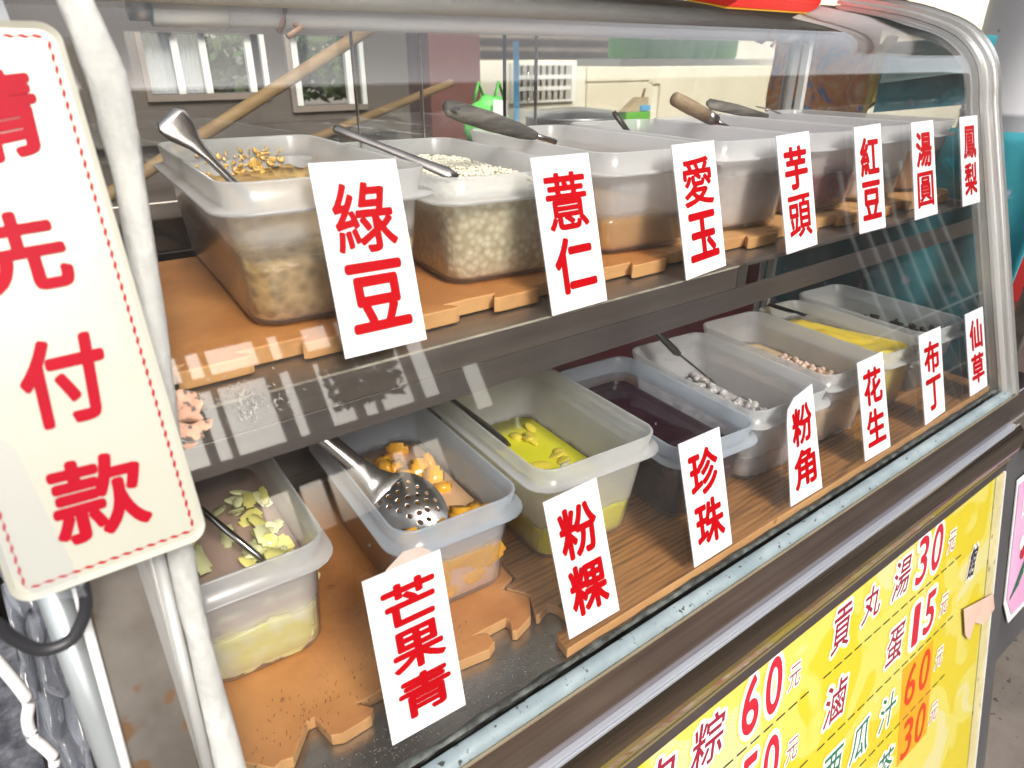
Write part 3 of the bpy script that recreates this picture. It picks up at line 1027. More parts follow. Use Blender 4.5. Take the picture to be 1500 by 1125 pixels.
class Tub:
    """one rectangular food tub. x0, x1, y0: rim front corners; d: depth; zb, zr: base and rim height; yaw in degrees"""
    def __init__(s, label, x0, x1, y0, d, zb, zr, yaw=-6, mat='plastic', taper=0.011, lipdrop=0.021, group=None, lip=0.007, fz=0.04):
        s.w, s.d, s.zb, s.zr, s.taper = x1 - x0, d, zb, zr, taper
        s.h = zr - zb
        s.root = empty('food_tub', label, 'tub', group)
        a = math.radians(yaw)
        fc = Vector(((x0 + x1) / 2, y0, 0))
        s.M = Matrix.Translation(Vector((fc.x, fc.y, zb))) @ Matrix.Rotation(a, 4, 'Z') @ Matrix.Translation(Vector((0, d / 2, 0)))
        w_, h, t = s.w, s.h, 0.0014
        tp = taper
        zl = h - lipdrop
        r0 = 0.022
        secs = []   # inset, z, r
        out = [(tp + 0.010, 0.0, r0 - 0.006), (tp + 0.003, 0.0012, r0 - 0.002), (tp, 0.006, r0), (0.005, zl - 0.001, r0), (0.005 - 0.0005, zl, r0)]
        lipp = [(-lip + 0.001, zl - 0.0005, r0 + 0.006), (-lip, zl + 0.0008, r0 + 0.006), (-lip + 0.001, zl + 0.0022, r0 + 0.006), (0.0035, zl + 0.003, r0), ]
        top = [(0.0, h - 0.001, r0), (0.0006, h, r0), (0.0022, h, r0 - 0.001), (0.0030, h - 0.0015, r0 - 0.001), (0.0058, zl + 0.002, r0 - 0.001)]
        inn = [(tp + t, 0.007, r0 - 0.001), (tp + 0.004, 0.0032, r0 - 0.003), (tp + 0.012, 0.0022, r0 - 0.008)]
        allp = out + lipp + top + inn
        vs = []
        for ins, z, r in allp:
            vs += rrect(w_ - 2 * ins, d - 2 * ins, r, z)
        m = len(vs) // len(allp)
        fs = []
        for i in range(len(allp) - 1):
            for k in range(m):
                k2 = (k + 1) % m
                fs.append((i * m + k, i * m + k2, (i + 1) * m + k2, (i + 1) * m + k))
        fs.append(tuple(range(m))[::-1])
        fs.append(tuple(range((len(allp) - 1) * m, len(allp) * m)))
        vs = [s.M @ v for v in vs]
        cols = {'plastic': ((0.95, 0.96, 0.98), (0.99, 0.99, 1.0)), 'plastic_blue': ((0.80, 0.88, 0.99), (0.97, 0.98, 1.0)), 'plastic_warm': ((0.96, 0.96, 0.94), (0.99, 0.99, 0.98)), 'wet': ((0.82, 0.86, 0.94), (0.98, 0.98, 1.0))}[mat]
        body_mat = tub_mat('milky_tub_wall', cols[0], 0.10 if mat == 'wet' else 0.36, 0.35 if mat == 'wet' else 0.78, cols[1], level=zb + fz)
        # body below the lip, rim above it
        nb = len(out)
        s.body = add('tub_body', vs, [f for f in fs if max(f) < nb * m or min(f) >= (len(out + lipp + top) - 1) * m], body_mat, s.root, smooth=True)
        fr = [f for f in fs if not (max(f) < nb * m or min(f) >= (len(out + lipp + top) - 1) * m)]
        s.rim = add('tub_rim', vs, fr, M['rim_blue' if mat in ('plastic_blue', 'wet') else 'rim'], s.root, smooth=True)
        bm = bmesh.new()
        for o in (s.body, s.rim):
            bm.from_mesh(o.data)
            bmesh.ops.delete(bm, geom=[v for v in bm.verts if not v.link_faces], context='VERTS')
            bm.to_mesh(o.data)
            bm.clear()
        bm.free()

    def inset(s, z):
        f_ = min(max((z - 0.006) / (s.h - 0.021), 0), 1)
        return s.taper + (0.005 - s.taper) * f_ + 0.0024

    def P(s, a, b, z):
        """point inside: a, b in -1..1 across width and depth, z above the base"""
        i = s.inset(z)
        if abs(a) > 0.9 and abs(b) > 0.78:
            b *= 0.78
        if abs(b) > 0.9 and abs(a) > 0.66:
            a *= 0.68
        return s.M @ Vector((a * (s.w / 2 - i), b * (s.d / 2 - i), z))

    def fill(s, name, label, cat, z1, mat, amp=0.0, kind=None, group=None, slope=0.0, z0=0.0036, nsc=40.0, res=(26, 44)):
        """body of food or liquid filling the tub to z1"""
        zs = [z0, z0 + 0.004] + [z0 + 0.004 + (z1 - z0 - 0.004) * k / 4 for k in range(1, 5)]
        vs = []
        top_z = lambda p: z1 + amp * noise.noise(p * nsc) * 2 + slope * (p.y) / s.d + amp * 0.8 * noise.noise(p * nsc * 2.7)
        loops = []
        for j, z in enumerate(zs):
            i = s.inset(z)
            if j == 0:
                i += 0.004
            lp = rrect(s.w - 2 * i, s.d - 2 * i, 0.017, z, 6)
            if j == len(zs) - 1:
                lp = [Vector((p.x, p.y, top_z(p))) for p in lp]
            elif slope:
                lp = [Vector((p.x, p.y, p.z + (slope * p.y / s.d) * max(0, (z - z0) / (z1 - z0)))) for p in lp]
            loops.append(lp)
        m = len(loops[0])
        for lp in loops:
            vs += lp
        fs = [(i * m + k, i * m + (k + 1) % m, (i + 1) * m + (k + 1) % m, (i + 1) * m + k) for i in range(len(loops) - 1) for k in range(m)]
        fs.append(tuple(range(m))[::-1])
        # top as concentric loops
        base = (len(loops) - 1) * m
        K = 14 if amp else 3
        for q in range(1, K):
            f_ = 1 - q / K
            for p in rrect((s.w - 2 * s.inset(z1)), (s.d - 2 * s.inset(z1)), 0.017, 0, 6):
                pp = Vector((p.x * f_, p.y * f_, 0))
                vs.append(Vector((pp.x, pp.y, top_z(pp))))
            nb = base + m
            fs += [(base + k, base + (k + 1) % m, nb + (k + 1) % m, nb + k) for k in range(m)]
            base = nb
        fs.append(tuple(range(base, base + m)))
        o = add(name, [s.M @ v for v in vs], fs, mat, None, smooth=True)
        tag(o, label, cat, group, kind)
        return o


def chunk_mesh(seed, kind='blob'):
    bm = bmesh.new()
    if kind == 'cube':
        bmesh.ops.create_cube(bm, size=2)
        bmesh.ops.bevel(bm, geom=list(bm.edges), offset=0.35, segments=2, affect='EDGES')
    else:
        bmesh.ops.create_icosphere(bm, subdivisions=2 if kind != 'grain' else 1, radius=1)
    r = random.Random(seed)
    o = Vector((r.uniform(0, 50), r.uniform(0, 50), r.uniform(0, 50)))
    amp = {'cube': 0.18, 'blob': 0.3, 'grain': 0.08, 'slice': 0.4}[kind]
    for v in bm.verts:
        v.co *= 1 + amp * noise.noise(v.co * 0.9 + o)
    me = bpy.data.meshes.new('piece')
    bm.to_mesh(me)
    bm.free()
    for p in me.polygons:
        p.use_smooth = True
    return me


CH = {k: [chunk_mesh(i + 10, k) for i in range(4)] for k in ('cube', 'blob', 'grain', 'slice')}


def piece(name, kind, loc, size, mat, label, cat, group, rnd, rot=None):
    me0 = CH[kind][rnd.randrange(4)]
    key = (me0.name, mat.name)
    if key not in _pc:
        me = me0.copy()
        me.materials.append(mat)
        _pc[key] = me
    o = bpy.data.objects.new(name, _pc[key])
    COL.objects.link(o)
    o.location = loc
    o.scale = size
    o.rotation_euler = rot or (rnd.uniform(0, 6), rnd.uniform(0, 6), rnd.uniform(0, 6))
    return tag(o, label, cat, group)


_pc = {}


def stuff(name, kind, spots_, mat, label, cat):
    """countless small pieces joined in one mesh. spots_: (loc, size, euler)"""
    vs, fs = [], []
    for i, (loc, size, eu) in enumerate(spots_):
        me = CH[kind][i % 4]
        mt = Matrix.Translation(loc) @ (Matrix.Rotation(eu[2], 4, 'Z') @ Matrix.Rotation(eu[0], 4, 'X') @ Matrix.Rotation(eu[1], 4, 'Y')) @ Matrix.Diagonal((*size, 1))
        b = len(vs)
        vs += [mt @ v.co for v in me.vertices]
        fs += [tuple(k + b for k in p.vertices) for p in me.polygons]
    o = add(name, vs, fs, mat, None, smooth=True)
    return tag(o, label, cat, kind='stuff')


R = random.Random(21)
eu = lambda: (R.uniform(0, 6), R.uniform(0, 6), R.uniform(0, 6))
TZ = 0.2995
GT, GB = 'food tubs on the upper shelf', 'food tubs on the lower shelf'
T1 = Tub('milky plastic tub of mung bean mash with bean-smeared walls, behind the card 綠豆', 0.120, 0.272, 0.168, 0.300, TZ, 0.406, -4.5, 'plastic', group=GT, fz=0.062)
T2 = Tub('tub filled to the rim with white barley grains', 0.289, 0.435, 0.171, 0.300, TZ, 0.393, -7, 'plastic_warm', group=GT, fz=0.075)
T3 = Tub('tub a third full of amber liquid between the cards 薏仁 and 愛玉', 0.462, 0.606, 0.168, 0.290, TZ, 0.400, -7, group=GT, fz=0.037)
T4 = Tub('tub with a pale taro mash against its wall, between the cards 愛玉 and 芋頭', 0.628, 0.772, 0.168, 0.290, TZ, 0.400, -7, 'plastic_warm', group=GT, fz=0.060)
T5 = Tub('tub with dark crimson red bean mash between the cards 芋頭 and 紅豆', 0.790, 0.930, 0.168, 0.285, TZ, 0.399, -7, 'plastic_warm', group=GT, fz=0.048)
T6 = Tub('cloudy white tub of rice balls between the cards 紅豆 and 湯圓', 0.945, 1.068, 0.168, 0.285, TZ, 0.399, -6, 'plastic_warm', group=GT, fz=0.030)
T7 = Tub('tub with brown pineapple jam at the far end, behind the card 湯圓', 1.080, 1.180, 0.168, 0.280, TZ, 0.399, -3, group=GT, fz=0.055)
BZ = 0.0142
B1 = Tub('lower tub holding pale green mango slices in brownish liquid, beside the red-lettered board', 0.030, 0.150, 0.150, 0.240, BZ, 0.130, -3, 'plastic', group=GB, taper=0.010, fz=0.052)
B2 = Tub('bluish lower tub of orange mango cubes with a perforated ladle', 0.198, 0.324, 0.119, 0.235, BZ, 0.121, -4, 'plastic_blue', group=GB, taper=0.010, fz=0.060)
B3 = Tub('lower tub of bright yellow syrup behind the card 粉粿', 0.337, 0.487, 0.101, 0.240, BZ, 0.137, -4, 'plastic_warm', group=GB, taper=0.016, fz=0.046)
B4 = Tub('lower tub of black pearls in dark syrup behind the card 珍珠', 0.497, 0.620, 0.072, 0.232, BZ, 0.116, -5, 'wet', group=GB, taper=0.013, fz=0.071)
B5 = Tub('lower tub of whitish clear dumplings behind the card 粉角', 0.622, 0.763, 0.071, 0.225, BZ, 0.120, -6, 'plastic', group=GB, taper=0.013, fz=0.036)
B6 = Tub('lower tub of pinkish boiled peanuts behind the card 花生', 0.772, 0.900, 0.072, 0.225, BZ, 0.123, -6, 'plastic', group=GB, taper=0.012, fz=0.060)
B7 = Tub('lower tub of yellow pudding behind the card 布丁', 0.909, 1.016, 0.072, 0.225, BZ, 0.118, -6, 'plastic', group=GB, taper=0.011, fz=0.078)
B8 = Tub('lower tub with black grass jelly scraps behind the card 仙草', 1.030, 1.152, 0.074, 0.225, BZ, 0.120, -5, 'plastic_warm', group=GB, taper=0.012, fz=0.050)

# ---- contents, upper shelf
T1.fill('mung_bean_mash', 'brown-olive mung bean mash in the first upper tub', 'mung beans', 0.062, M['mung'], 0.008, 'stuff', slope=0.020, nsc=30)
sp = []
for _ in range(420):      # smear on the inner back and side walls
    side = R.random()
    z = 0.040 + 0.056 * R.random() ** 1.2
    k_ = R.random() ** 2.5
    if side < 0.6:
        p = T1.P(R.gauss(0.25, 0.42), 0.995, z)
        s_ = (.0007 + .0035 * k_, 0.0006, .0008 + .004 * R.random() ** 2)
    else:
        p = T1.P(0.995, R.uniform(-0.9, 0.9), z * 0.9)
        s_ = (0.0006, .0007 + .003 * k_, .0008 + .005 * R.random() ** 2)
    sp.append((p, s_, (R.uniform(-.6, .6), R.uniform(-.6, .6), math.radians(-5))))
for _ in range(14):
    p = T1.P(R.gauss(0.2, 0.3), 0.97, R.uniform(0.055, 0.085))
    sp.append((p, (R.uniform(.002, .0045), 0.002, R.uniform(.002, .003)), eu()))
stuff('bean_smear', 'blob', sp, M['residue'], 'yellow-brown bean scraps stuck to the inner walls of the mung bean tub', 'bean scraps')
T2.fill('barley_soup', 'beige barley soup filling the second upper tub', 'barley', 0.073, M['barley'], 0.0012, 'stuff')
sp = []
for _ in range(2600):
    p = T2.P(R.uniform(-0.97, 0.97), R.uniform(-0.97, 0.97), 0.0745)
    p.z += R.uniform(-0.001, 0.0012)
    sp.append((p, (0.0023, 0.0019, 0.0016), (R.uniform(-.4, .4), R.uniform(-.4, .4), R.uniform(0, 6))))
stuff('barley_grains', 'grain', sp, M['grain'], 'white barley grains heaped on top of the barley tub', 'barley grains')
T3.fill('jelly_liquid', 'amber jelly liquid in the third upper tub', 'liquid', 0.036, M['aiyu'], 0, None)
T4.fill('taro_mash', 'pale mauve taro mash leaning in the fourth upper tub', 'taro', 0.062, M['taro'], 0.016, 'stuff', nsc=34, slope=-0.02)
T5.fill('red_bean_mash', 'crimson red bean mash in the fifth upper tub', 'red beans', 0.048, M['redbean'], 0.014, 'stuff', nsc=30, slope=-0.012)
T6.fill('rice_ball_soup', 'milky pink-tinged rice ball soup in the sixth upper tub', 'rice balls', 0.038, M['tangyuan'], 0.002, 'stuff')
T7.fill('pineapple_jam', 'brown pineapple jam in the farthest upper tub', 'jam', 0.055, M['pineapple'], 0.008, 'stuff')

# ---- contents, lower shelf
B1.fill('mango_mash', 'pale yellow-green mango pulp settled in the near lower tub', 'mango pulp', 0.050, pm('pale_mango_pulp', (0.70, 0.68, 0.20), (0.76, 0.76, 0.52), 0.35, 0, 26, lo=.4, hi=.6), 0.004, 'stuff')
B1.fill('mango_brine', 'cloudy brown-pink brine under the green mango slices', 'liquid', 0.068, M['gm_liquid'], 0, None, z0=0.0555)
for i in range(40):
    b = R.uniform(-0.93, 0.5)
    a = R.uniform(-0.95, 0.95)
    z = 0.073 + R.uniform(-0.004, 0.004)
    if i < 28:      # heap against the right wall
        a, b = R.uniform(0.25, 0.9), R.uniform(-0.8, 0.45)
        z += R.uniform(0, 0.014)
    mt = M['gmango'] if R.random() < 0.6 else M['gmango_yellow']
    piece('mango_slice', 'cube' if R.random() < .6 else 'slice', B1.P(a * .9, b * .95, z), (R.uniform(.006, .013), R.uniform(.004, .008), R.uniform(.0015, .0035)), mt,
          'pale green mango slice floating in the brownish brine', 'mango slice', 'green mango slices in brine', R, (R.uniform(-.7, .7), R.uniform(-.7, .7), R.uniform(0, 6)))
sp = []
for _ in range(150):      # slices pressed against the front and right wall
    if R.random() < 0.7:
        p = B1.P(R.uniform(-0.95, 0.95), -0.985, R.uniform(0.006, 0.05) if R.random() < 0.75 else R.uniform(0.05, 0.068))
        s_ = (R.uniform(.005, .012), 0.0012, R.uniform(.003, .007))
    else:
        p = B1.P(0.985, R.uniform(-0.95, 0.9), R.uniform(0.006, 0.06))
        s_ = (0.0012, R.uniform(.005, .012), R.uniform(.003, .007))
    sp.append((p, s_, (0, R.uniform(-.6, .6) if s_[1] < .002 else 0, math.radians(-3))))
stuff('sunken_mango_slices', 'slice', sp, pm('sunken_mango', (0.80, 0.76, 0.22), (0.82, 0.84, 0.60), 0.4, 0, 40), 'yellow-green mango slices sunk against the wall of the brine tub', 'mango slices')

B2.fill('mango_syrup', 'pinkish syrup at the bottom of the orange mango tub', 'liquid', 0.056, M['mango_liquid'], 0, None)
for i in range(50):
    a, b = R.uniform(-0.85, 0.85), R.uniform(-0.9, 0.85)
    z = 0.055 + R.uniform(-0.006, 0.004)
    if i < 16:
        a, b, z = R.uniform(-0.3, 0.9), R.choice((R.uniform(-0.93, -0.6), R.uniform(0.0, 0.5))), 0.060 + R.uniform(-0.004, 0.004)
    if i >= 30:
        if R.random() < 0.6:
            a, b, z = R.uniform(-.8, .8), -0.88, R.uniform(0.012, 0.052)
        else:
            a, b, z = R.choice((-0.80, 0.80)), R.uniform(-.62, .6), R.uniform(0.012, 0.045)
    sz = R.uniform(.010, .0155)
    if i >= 30:      # pressed against the walls
        fr_ = abs(b) > abs(a)
        piece('mango_cube', 'cube', B2.P(a if fr_ else (0.975 if a > 0 else -0.975), -0.992 if fr_ else b, z), (sz, .0017, sz * R.uniform(.5, .9)) if fr_ else (.0017, sz, sz * R.uniform(.5, .9)), M['mango'],
              'orange mango cube pressed against the wall of the bluish tub', 'mango cube', 'mango cubes against the tub wall', R, (0, R.uniform(-.5, .5), -.07) if fr_ else (R.uniform(-.5, .5), 0, -.07))
    else:
        piece('mango_cube', 'cube', B2.P(a, b, z), (sz, sz * R.uniform(.7, 1), sz * R.uniform(.45, .8)), M['mango'],
              'orange mango cube lying in the pinkish syrup tub', 'mango cube', 'orange mango cubes', R)

B3.fill('yellow_syrup', 'bright yellow syrup in the tub behind the card 粉粿', 'liquid', 0.046, M['yellow_liquid'], 0, None)
for i in range(30):
    a, b = R.uniform(-0.85, 0.9), R.uniform(-0.95, 0.7)
    piece('jelly_piece', 'blob', B3.P(a, b, 0.046 + R.uniform(-.003, .003)), (R.uniform(.008, .014), R.uniform(.006, .010), R.uniform(.003, .006)), M['fenguo'],
          'yellow jelly piece floating in the bright yellow syrup', 'jelly piece', 'yellow jelly pieces', R, (R.uniform(-.4, .4), R.uniform(-.4, .4), R.uniform(0, 6)))
# knotted plastic bag with pale filling
bag = empty('knotted_bag', 'small knotted clear plastic bag of pale filling lying in the yellow syrup', 'plastic bag')
c0 = B3.P(0.05, -0.62, 0.052)
for nme, dz, sc in (('bag_pouch', 0.0, (0.016, 0.013, 0.010)),):
    me = CH['blob'][1].copy()
    me.materials.append(pm('pale_bag_filling', (0.68, 0.52, 0.38), (0.78, 0.70, 0.60), 0.25, 0, 60))
    o = bpy.data.objects.new(nme, me)
    COL.objects.link(o)
    o.parent = bag
    o.location = c0
    o.scale = sc
tp = [c0 + Vector((0.000, 0.004, 0.008)), c0 + Vector((-0.001, 0.006, 0.014)), c0 + Vector((-0.002, 0.008, 0.021)), c0 + Vector((-0.002, 0.009, 0.027))]
tobj('bag_knot', tp, [(.006, .005), (.0025, .0025), (.006, .003), (.0085, .0015)], M['plastic'], bag, 10)

B4.fill('dark_syrup', 'black-purple syrup covering the pearls', 'liquid', 0.070, M['dark_syrup'], 0.0006, None)
sp = [(B4.P(R.uniform(-.97, .97), -0.985, R.uniform(.006, .05)), (0.0042,) * 3, eu()) for _ in range(120)] + [(B4.P(0.985, R.uniform(-.97, .97), R.uniform(.006, .05)), (0.0042,) * 3, eu()) for _ in range(120)]
stuff('tapioca_pearls', 'grain', sp, M['pearl'], 'black tapioca pearls sunk in the dark syrup tub', 'tapioca pearls')

B5.fill('dumpling_water', 'cloudy water in the clear dumpling tub', 'liquid', 0.040, M['fenjiao'], 0.003, 'stuff')
sp = []
for _ in range(190):
    sp.append((B5.P(R.uniform(-.93, .93), R.uniform(-.95, .9), 0.042 + R.uniform(-.002, .008)), (R.uniform(.004, .008), R.uniform(.004, .007), R.uniform(.003, .006)), eu()))
for _ in range(120):
    sp.append((B5.P(R.uniform(-.95, .95), -0.97, R.uniform(.006, .042)), (R.uniform(.004, .007), 0.002, R.uniform(.004, .006)), (0, R.uniform(0, 3), -.1)))
stuff('clear_dumplings', 'blob', sp, M['fenjiao'], 'translucent whitish dumplings heaped in the tub behind the card 粉角', 'dumplings')

B6.fill('peanut_broth', 'amber broth of the boiled peanut tub', 'liquid', 0.060, M['peanut_liquid'], 0.003, None)
sp = []
for _ in range(300):
    sp.append((B6.P(R.uniform(-.95, .95), -0.975, R.uniform(.005, .055)), (R.uniform(.004, .006), 0.003, R.uniform(.0035, .005)), (0, R.uniform(0, 3), -.1)))
    sp.append((B6.P(0.975, R.uniform(-.95, .9), R.uniform(.005, .055)), (0.003, R.uniform(.004, .006), R.uniform(.0035, .005)), (R.uniform(0, 3), 0, -.1)))
for _ in range(120):
    sp.append((B6.P(R.uniform(-.6, .9), R.uniform(-.95, .3), 0.062 + R.uniform(-.002, .005)), (R.uniform(.004, .006),) * 3, eu()))
stuff('boiled_peanuts', 'grain', sp, M['peanut'], 'pinkish boiled peanuts in the tub behind the card 花生', 'peanuts')

B7.fill('yellow_pudding', 'smooth bright yellow pudding slab', 'pudding', 0.082, M['pudding'], 0.006, None, nsc=18, slope=-0.020)
B8.fill('grass_jelly', 'black grass jelly broth in the farthest lower tub', 'grass jelly', 0.050, M['grassjelly'], 0.004, 'stuff')
sp = []
for _ in range(90):
    z = 0.054 + abs(R.gauss(0, 0.010))
    p = B8.P(0.985, R.choice((R.gauss(0.5, .13), R.gauss(-0.45, .15), R.gauss(-0.1, .05), R.gauss(-.75, .1))), z)
    sp.append((p, (0.0022, R.uniform(.003, .009), R.uniform(.003, .006)), (R.uniform(0, 3), 0, 0)))
stuff('jelly_scraps', 'slice', sp, M['grassjelly'], 'black grass jelly scraps stuck to the wall of the last lower tub', 'jelly scraps')

# ------------------------------------------------------------------ spoons and ladles
# teaspoon in the mung bean tub
sp1 = empty('spoon', 'stainless spoon with flared handle standing in the mung bean tub', 'spoon')
a, b = hit(243, 168, y=0.30), T1.P(0.1, -0.15, 0.060)
c = hit(337, 262, y=0.285)
d1 = (c - a)
tobj('spoon_handle', [a, a + d1 * 0.10 + Vector((0, 0, .0005)), a + d1 * 0.25, a + d1 * 0.45, a + d1 * 0.7, c, c + d1 * 0.3, c + d1 * 0.45], [(.0095, .0008), (.0135, .001), (.0120, .001), (.0062, .0011), (.0036, .0012), (.0034, .0012), (.004, .0012), (.005, .001)], M['spoon'], sp1, 14, up=Vector((-.2, -.9, .5)))
# long steel ladle shaft in the barley
l2 = empty('ladle', 'flat steel ladle shaft resting on the barley grains', 'ladle')
a, b = hit(492, 188, y=0.33), hit(655, 253, y=0.262)
d1 = b - a
tobj('ladle_shaft', [a - d1 * .02, a, a + d1 * .15, a + d1 * .4, a + d1 * .7, b, b + d1 * 0.10], [(.003, .0012), (.0045, .0018), (.0042, .0018), (.0036, .0018), (.0044, .0018), (.006, .0018), (.003, .001)], M['ladle_dark'], l2, 12, up=Vector((-.3, -.8, .6)))
# weathered wooden handle with a hang hole
l3 = empty('wooden_ladle', 'weathered grey wooden handle with hang hole lying across the amber liquid tub', 'ladle')
a, b = hit(655, 158, y=0.30), hit(785, 199, y=0.30)
d1 = b - a
tobj('wooden_handle', [a - d1 * .03, a + d1 * 0.0, a + d1 * .12, a + d1 * .45, a + d1 * .8, a + d1 * .96, b], [(.004, .003), (.0082, .0045), (.0100, .006), (.0105, .007), (.0085, .006), (.0055, .005), (.004, .004)], M['handle_grey'], l3, 14, up=Vector((-.3, -.8, .5)))
hc = hit(668, 160, y=0.2905)
me_p = [hc + C_R * (0.0045 * math.cos(t)) + C_U * (0.0018 * math.sin(t)) - C_F * 0.001 for t in [2 * math.pi * k / 12 for k in range(12)]]
add('hang_hole', me_p, [tuple(range(12))], M['black'], l3)
tobj('ladle_neck', [b - d1 * .03, b + d1 * .25], [.003, .003], M['ladle_dark'], l3)
l4 = empty('small_handle', 'short dark spoon handle poking up behind the amber liquid tub', 'spoon')
a, b = hit(899, 164, y=0.42), hit(921, 194, y=0.40)
tobj('spoon_shaft', [a, a + (b - a) * .3, b], [(.006, .003), (.007, .004), (.0055, .003)], M['handle_black'], l4)
l5 = empty('wooden_ladle', 'ladle with worn tan round wooden handle and steel ferrule over the taro tub', 'ladle')
a, b = hit(989, 145, y=0.33), hit(1043, 174, y=0.33)
d1 = b - a
tobj('wooden_handle', [a - d1 * .04, a, a + d1 * .4, a + d1 * .85], [.005, .0088, .0095, .0085], M['handle_tan'], l5, 14)
tobj('ferrule', [a + d1 * .84, a + d1 * 1.08, a + d1 * 1.12], [.0090, .0082, .005], M['ladle_dark'], l5, 14)
tobj('ladle_neck', [a + d1 * 1.1, a + d1 * 1.8], [.003, .003], M['ladle_dark'], l5)
l6 = empty('turner', 'dark wide-handled turner lying across the red bean tub', 'turner')
a, b = hit(1038, 152, y=0.36), hit(1125, 170, y=0.33)
d1 = b - a
tobj('turner_handle', [a - d1 * .03, a + d1 * .03, a + d1 * .5, b], [(.003, .002), (.0085, .003), (.0085, .003), (.003, .002)], M['handle_grey'], l6, 12, up=Vector((-.3, -.8, .5)))
l7 = empty('spoon', 'thin steel spoon tip resting on the farther upper tubs', 'spoon')
a, b = hit(1108, 156, y=0.40), hit(1142, 166, y=0.38)
tobj('spoon_shaft', [a, (a + b) / 2 + Vector((0, 0, .001)), b], [(.002, .001), (.005, .0012), (.006, .0012)], M['spoon'], l7)
# steel rod spoon in the brine tub
s8 = empty('spoon', 'steel rod-handled spoon leaning in the green mango tub', 'spoon')
a, b = hit(262, 720, z=0.155), hit(380, 816, z=0.095)
d1 = b - a
tobj('spoon_shaft', [a, b, b + d1 * .12], [.0028, .0030, .002], M['spoon'], s8, 12)


def perforated_bowl(name, origin, ux, uy, un, L_, W_, D_, mat, parent, holes=True, seed=1):
    """egg-shaped shallow dome, convex towards un, with real holes"""
    bm = bmesh.new()
    NR, NA = 46, 120
    grid = {}
    r = random.Random(seed)
    hs = []
    if holes:
        for i in range(-4, 5):
            for j in range(-4, 5):
                hx, hy = (i + (j % 2) * .5) * 0.27, j * 0.25
                if hx * hx + hy * hy < 0.55:
                    hs.append((hx + r.uniform(-.015, .015), hy))
    def fpt(x, y):
        rr_ = min(1.0, math.hypot(x, y))
        wd = W_ * (1 - 0.18 * x)
        dome = D_ * (1 - rr_ ** 2.2)
        return origin + ux * (L_ * x) + uy * (wd * y) + un * dome
    NG = 84
    for i in range(NG + 1):
        for j in range(NG + 1):
            x, y = -1 + 2 * i / NG, -1 + 2 * j / NG
            # square to disc
            dx = x * math.sqrt(max(0, 1 - y * y / 2))
            dy = y * math.sqrt(max(0, 1 - x * x / 2))
            grid[i, j] = (bm.verts.new(fpt(dx, dy)), dx, dy)
    for i in range(NG):
        for j in range(NG):
            q = [grid[i, j], grid[i + 1, j], grid[i + 1, j + 1], grid[i, j + 1]]
            cx = sum(k[1] for k in q) / 4
            cy = sum(k[2] for k in q) / 4
            if any((cx - hx) ** 2 + ((cy - hy) * W_ / L_ * 1.1) ** 2 < 0.052 ** 2 for hx, hy in hs):
                continue
            bm.faces.new([k[0] for k in q])
    me = bpy.data.meshes.new(name)
    bm.to_mesh(me)
    bm.free()
    me.materials.append(mat)
    for p in me.polygons:
        p.use_smooth = True
    o = bpy.data.objects.new(name, me)
    COL.objects.link(o)
    o.parent = parent
    so_ = o.modifiers.new('thickness', 'SOLIDIFY')
    so_.thickness = 0.0009
    return o


l9 = empty('perforated_ladle', 'large perforated stainless ladle, bowl upside down, in the orange mango tub', 'ladle')
bc = hit(600, 738, z=0.090)
tipd = hit(655, 752, z=0.078) - bc
hnd = hit(478, 645, z=0.150) - hit(570, 712, z=0.100)
ux = (hit(652, 765, z=0.080) - hit(550, 708, z=0.098)).normalized()
un = Vector((-0.15, -0.55, 0.8))
un = (un - ux * un.dot(ux)).normalized()
uy = un.cross(ux).normalized()
perforated_bowl('ladle_bowl', bc, ux, uy, un, 0.0420, 0.0300, 0.013, M['spoon_bright'], l9)
nk = hit(560, 712, z=0.100)
he = hit(474, 640, z=0.152)
hd = he - nk
tobj('ladle_handle', [bc - ux * 0.022 + un * 0.0085, nk + un * .001, nk + hd * 0.18, nk + hd * .45, nk + hd * .8, he, he + hd * .25], [(.024, .0016), (.0170, .0036), (.0118, .0060), (.0092, .0062), (.0088, .0060), (.0088, .0060), (.0088, .0060)], M['spoon_bright'], l9, 16, up=un)
tobj('handle_rivet', [he + hd * -.02 + Vector((-.004, 0, 0.005)), he + hd * .05 + Vector((-.004, 0, 0.005))], 0.0035, M['rubber'], l9)

l10 = empty('perforated_ladle', 'dark perforated ladle leaning on the left wall of the yellow syrup tub', 'ladle')
a, b = hit(668, 590, z=0.135), hit(742, 648, z=0.082)
d1 = b - a
tobj('ladle_blade', [a - d1 * .3, a, a + d1 * .3, a + d1 * .7, b, b + d1 * .08], [(.007, .0016), (.0075, .0018), (.0095, .0018), (.0115, .0018), (.0085, .0016), (.003, .001)], M['ladle_dark'], l10, 14, up=Vector((.5, -.3, .8)))
l11 = empty('slotted_spoon', 'black two-piece handled spoon dipping into the clear dumpling tub', 'spoon')
a, b, c = hit(962, 487, z=0.150), hit(990, 515, z=0.125), hit(1046, 560, z=0.07)
tobj('spoon_handle', [a - (b - a) * .4, a, b, b + (c - b) * .06], [(.006, .004), (.007, .0045), (.0085, .005), (.006, .004)], M['handle_black'], l11, 12)
tobj('spoon_shaft', [b, b + (c - b) * .5, c], [(.0045, .0015), (.0038, .0015), (.005, .0012)], M['handle_black'], l11, 10)
l12 = empty('pudding_knife', 'dark red-tinted flat blade lying behind the pudding tub', 'knife')
a, b = B7.P(-0.9, 0.98, 0.11), B7.P(-0.2, 0.45, 0.104)
tobj('knife_blade', [a, b], [(.009, .0012), (.009, .0012)], M['ladle_dark'], l12, 10)

